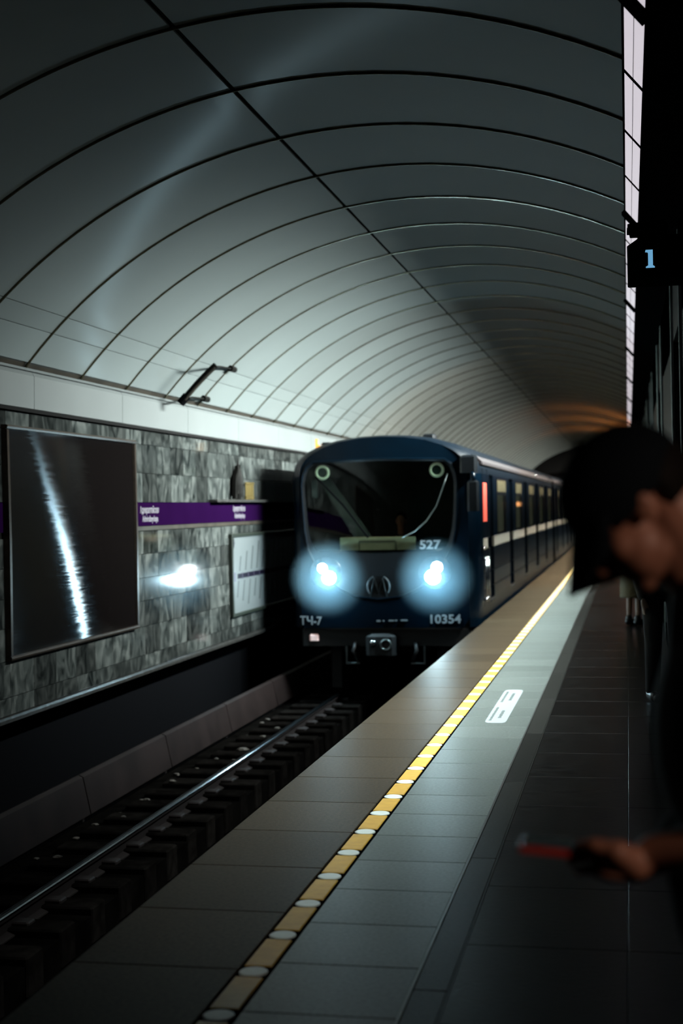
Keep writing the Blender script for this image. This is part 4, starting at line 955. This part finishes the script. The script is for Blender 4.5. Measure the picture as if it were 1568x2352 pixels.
# right hand, supporting from below
QC = Vector((-0.022, MYC + 0.035, 0.985))
b.ell(QC, (0.046, 0.036, 0.02)); b.cap(RWR, QC + Vector((0.02, 0, 0)), 0.027, 0.024)
b.cap(QC + Vector((0.02, -0.02, 0.008)), QC + Vector((-0.03, -0.03, 0.022)), 0.014, 0.010, 10)
for i in range(4):
    fy_ = -0.026 + 0.018 * i
    k1 = QC + Vector((-0.036, fy_, 0.0)); k2 = QC + Vector((-0.070, fy_, 0.004)); k3 = QC + Vector((-0.082, fy_, 0.020 - 0.002 * i))
    b.cap(k1, k2, 0.0100, 0.009, 10); b.cap(k2, k3, 0.009, 0.008, 10)
for k in (-1, 1):
    b.cap((0.21, MYC + k * 0.09, 0.90), (0.19, MYC + k * 0.10, 0.49), 0.08, 0.055); b.cap((0.19, MYC + k * 0.10, 0.49), (0.215, MYC + k * 0.10, 0.09), 0.05, 0.034)
    b.cap((0.21, MYC + k * 0.10, 0.06), (0.08, MYC + k * 0.115, 0.035), 0.035, 0.03)
link('body', remesh(b, 0.0055, 3, 0.4), M['skin'], man)
# jacket
c = MB()
c.ell((0.185, MYC, 1.22), (0.155, 0.20, 0.23)); c.ell((0.20, MYC, 0.98), (0.15, 0.185, 0.20))
c.cap((0.185, MYC - 0.15, 1.37), (0.185, MYC + 0.15, 1.37), 0.085, 0.085)
c.tube([(0.165, MYC, 1.36), (0.150, MYC, 1.43), (0.142, MYC, 1.475)], [0.115, 0.092, 0.074], 20)
for a, e, w_, cut in ((LSH, LEL, LWR, 0.30), (RSH, REL, RWR, 0.85)):
    c.cap(a, e, 0.070, 0.060); c.cap(e, e.lerp(w_, cut), 0.058, 0.050)
link('jacket', remesh(c, 0.009, 5), M['jacket'], man)
l_ = MB(); l_.ell((0.21, MYC, 0.92), (0.13, 0.17, 0.13))
for k in (-1, 1):
    l_.cap((0.21, MYC + k * 0.09, 0.88), (0.19, MYC + k * 0.10, 0.49), 0.095, 0.074); l_.tube([(0.19, MYC + k * 0.10, 0.5), (0.215, MYC + k * 0.10, 0.07)], [0.073, 0.062], 14)
    q = MB(); q.cap((0.245, MYC + k * 0.10, 0.05), (0.06, MYC + k * 0.118, 0.042), 0.05, 0.043); q.cap((0.225, MYC + k * 0.10, 0.06), (0.225, MYC + k * 0.10, 0.11), 0.05, 0.05)
    q.v = [(a, b_, max(0.0, z)) for a, b_, z in q.v]
    part('shoe', q, M['shoe'], man, True)
link('trousers', remesh(l_, 0.012, 3), M['trousers'], man)
# hair below the cap, behind the ear
hh = MB(); hh.ell(H(-0.022, 0, 0.030), (0.092, 0.083, 0.088), HM, 28, 18)
def clip(mb, keep):
    ids = {i for i, p in enumerate(mb.v) if keep(Vector(p) - EAR)}
    mb.f = [f for f in mb.f if all(i in ids for i in f)]; return mb
clip(hh, lambda d: not (d.dot(fv) > 0.018 and d.dot(hv) < 0.03) and not (d.dot(hv) < 0.012 and d.dot(fv) > -0.03) and d.dot(hv) > -0.055)
o = part('hair', hh, M['hair'], man, True); md = o.modifiers.new('t', 'SOLIDIFY'); md.thickness = 0.006
# cap: crown, band and curved visor
cp_ = MB(); cp_.ell(H(-0.004, 0, 0.045), (0.110, 0.093, 0.094), HM, 32, 20)
clip(cp_, lambda d: d.dot(hv) > -0.006 + 0.55 * max(0, d.dot(fv) - 0.04) - 0.10 * max(0, -d.dot(fv) - 0.02))
cap_o = part('cap', cp_, M['navy'], man, True); md = cap_o.modifiers.new('t', 'SOLIDIFY'); md.thickness = 0.005
rws = []
for i in range(9):
    t = i / 8; row = []
    for j in range(17):
        s_ = -1 + 2 * j / 16
        y = s_ * (0.088 - 0.010 * t * t)
        f0 = 0.106 * math.sqrt(max(0.02, 1 - (s_ * 0.90) ** 2)) - 0.008
        reach = 0.088 * (1 - 0.55 * abs(s_) ** 2.6)
        f = f0 + reach * t
        h = 0.060 - 0.072 * t - 0.024 * s_ * s_ * (1 - t) - (0.030 + 0.032 * s_) * s_ * s_ * t
        row.append(H(f, y, h))
    rws.append(row)
vo = part('visor', MB().quad_grid(rws), M['navy'], man, True); md = vo.modifiers.new('t', 'SOLIDIFY'); md.thickness = 0.005
part('cap_button', MB().ell(H(-0.004, 0, 0.140), (0.009, 0.009, 0.005), HM, 10, 6), M['navy'], man, True)
# phone
ph = thing('phone', 'red phone seen edge-on in the hand of the man', 'phone', (-0.10, MYC - 0.085, 1.05))
pm = Matrix.Translation((-0.102, MYC - 0.070, 1.041)) @ Matrix.Rotation(R(4), 4, 'Y')
def rbox(a, b_, c_, m4, ch=0.003):
    mb = MB().cbox(-a, a, -b_, b_, -c_, c_, ch); mb.v = [tuple(m4 @ Vector(v)) for v in mb.v]; return mb
part('phone_case', rbox(0.075, 0.038, 0.0048, pm), M['red_phone'], ph)
part('screen', rbox(0.070, 0.034, 0.0008, pm @ Matrix.Translation((0, 0, 0.0052)), 0.0004), M['glass_black'], ph)
part('lens_bump', rbox(0.014, 0.012, 0.001, pm @ Matrix.Translation((-0.052, 0.018, -0.0055)), 0.0006), M['glass_black'], ph)
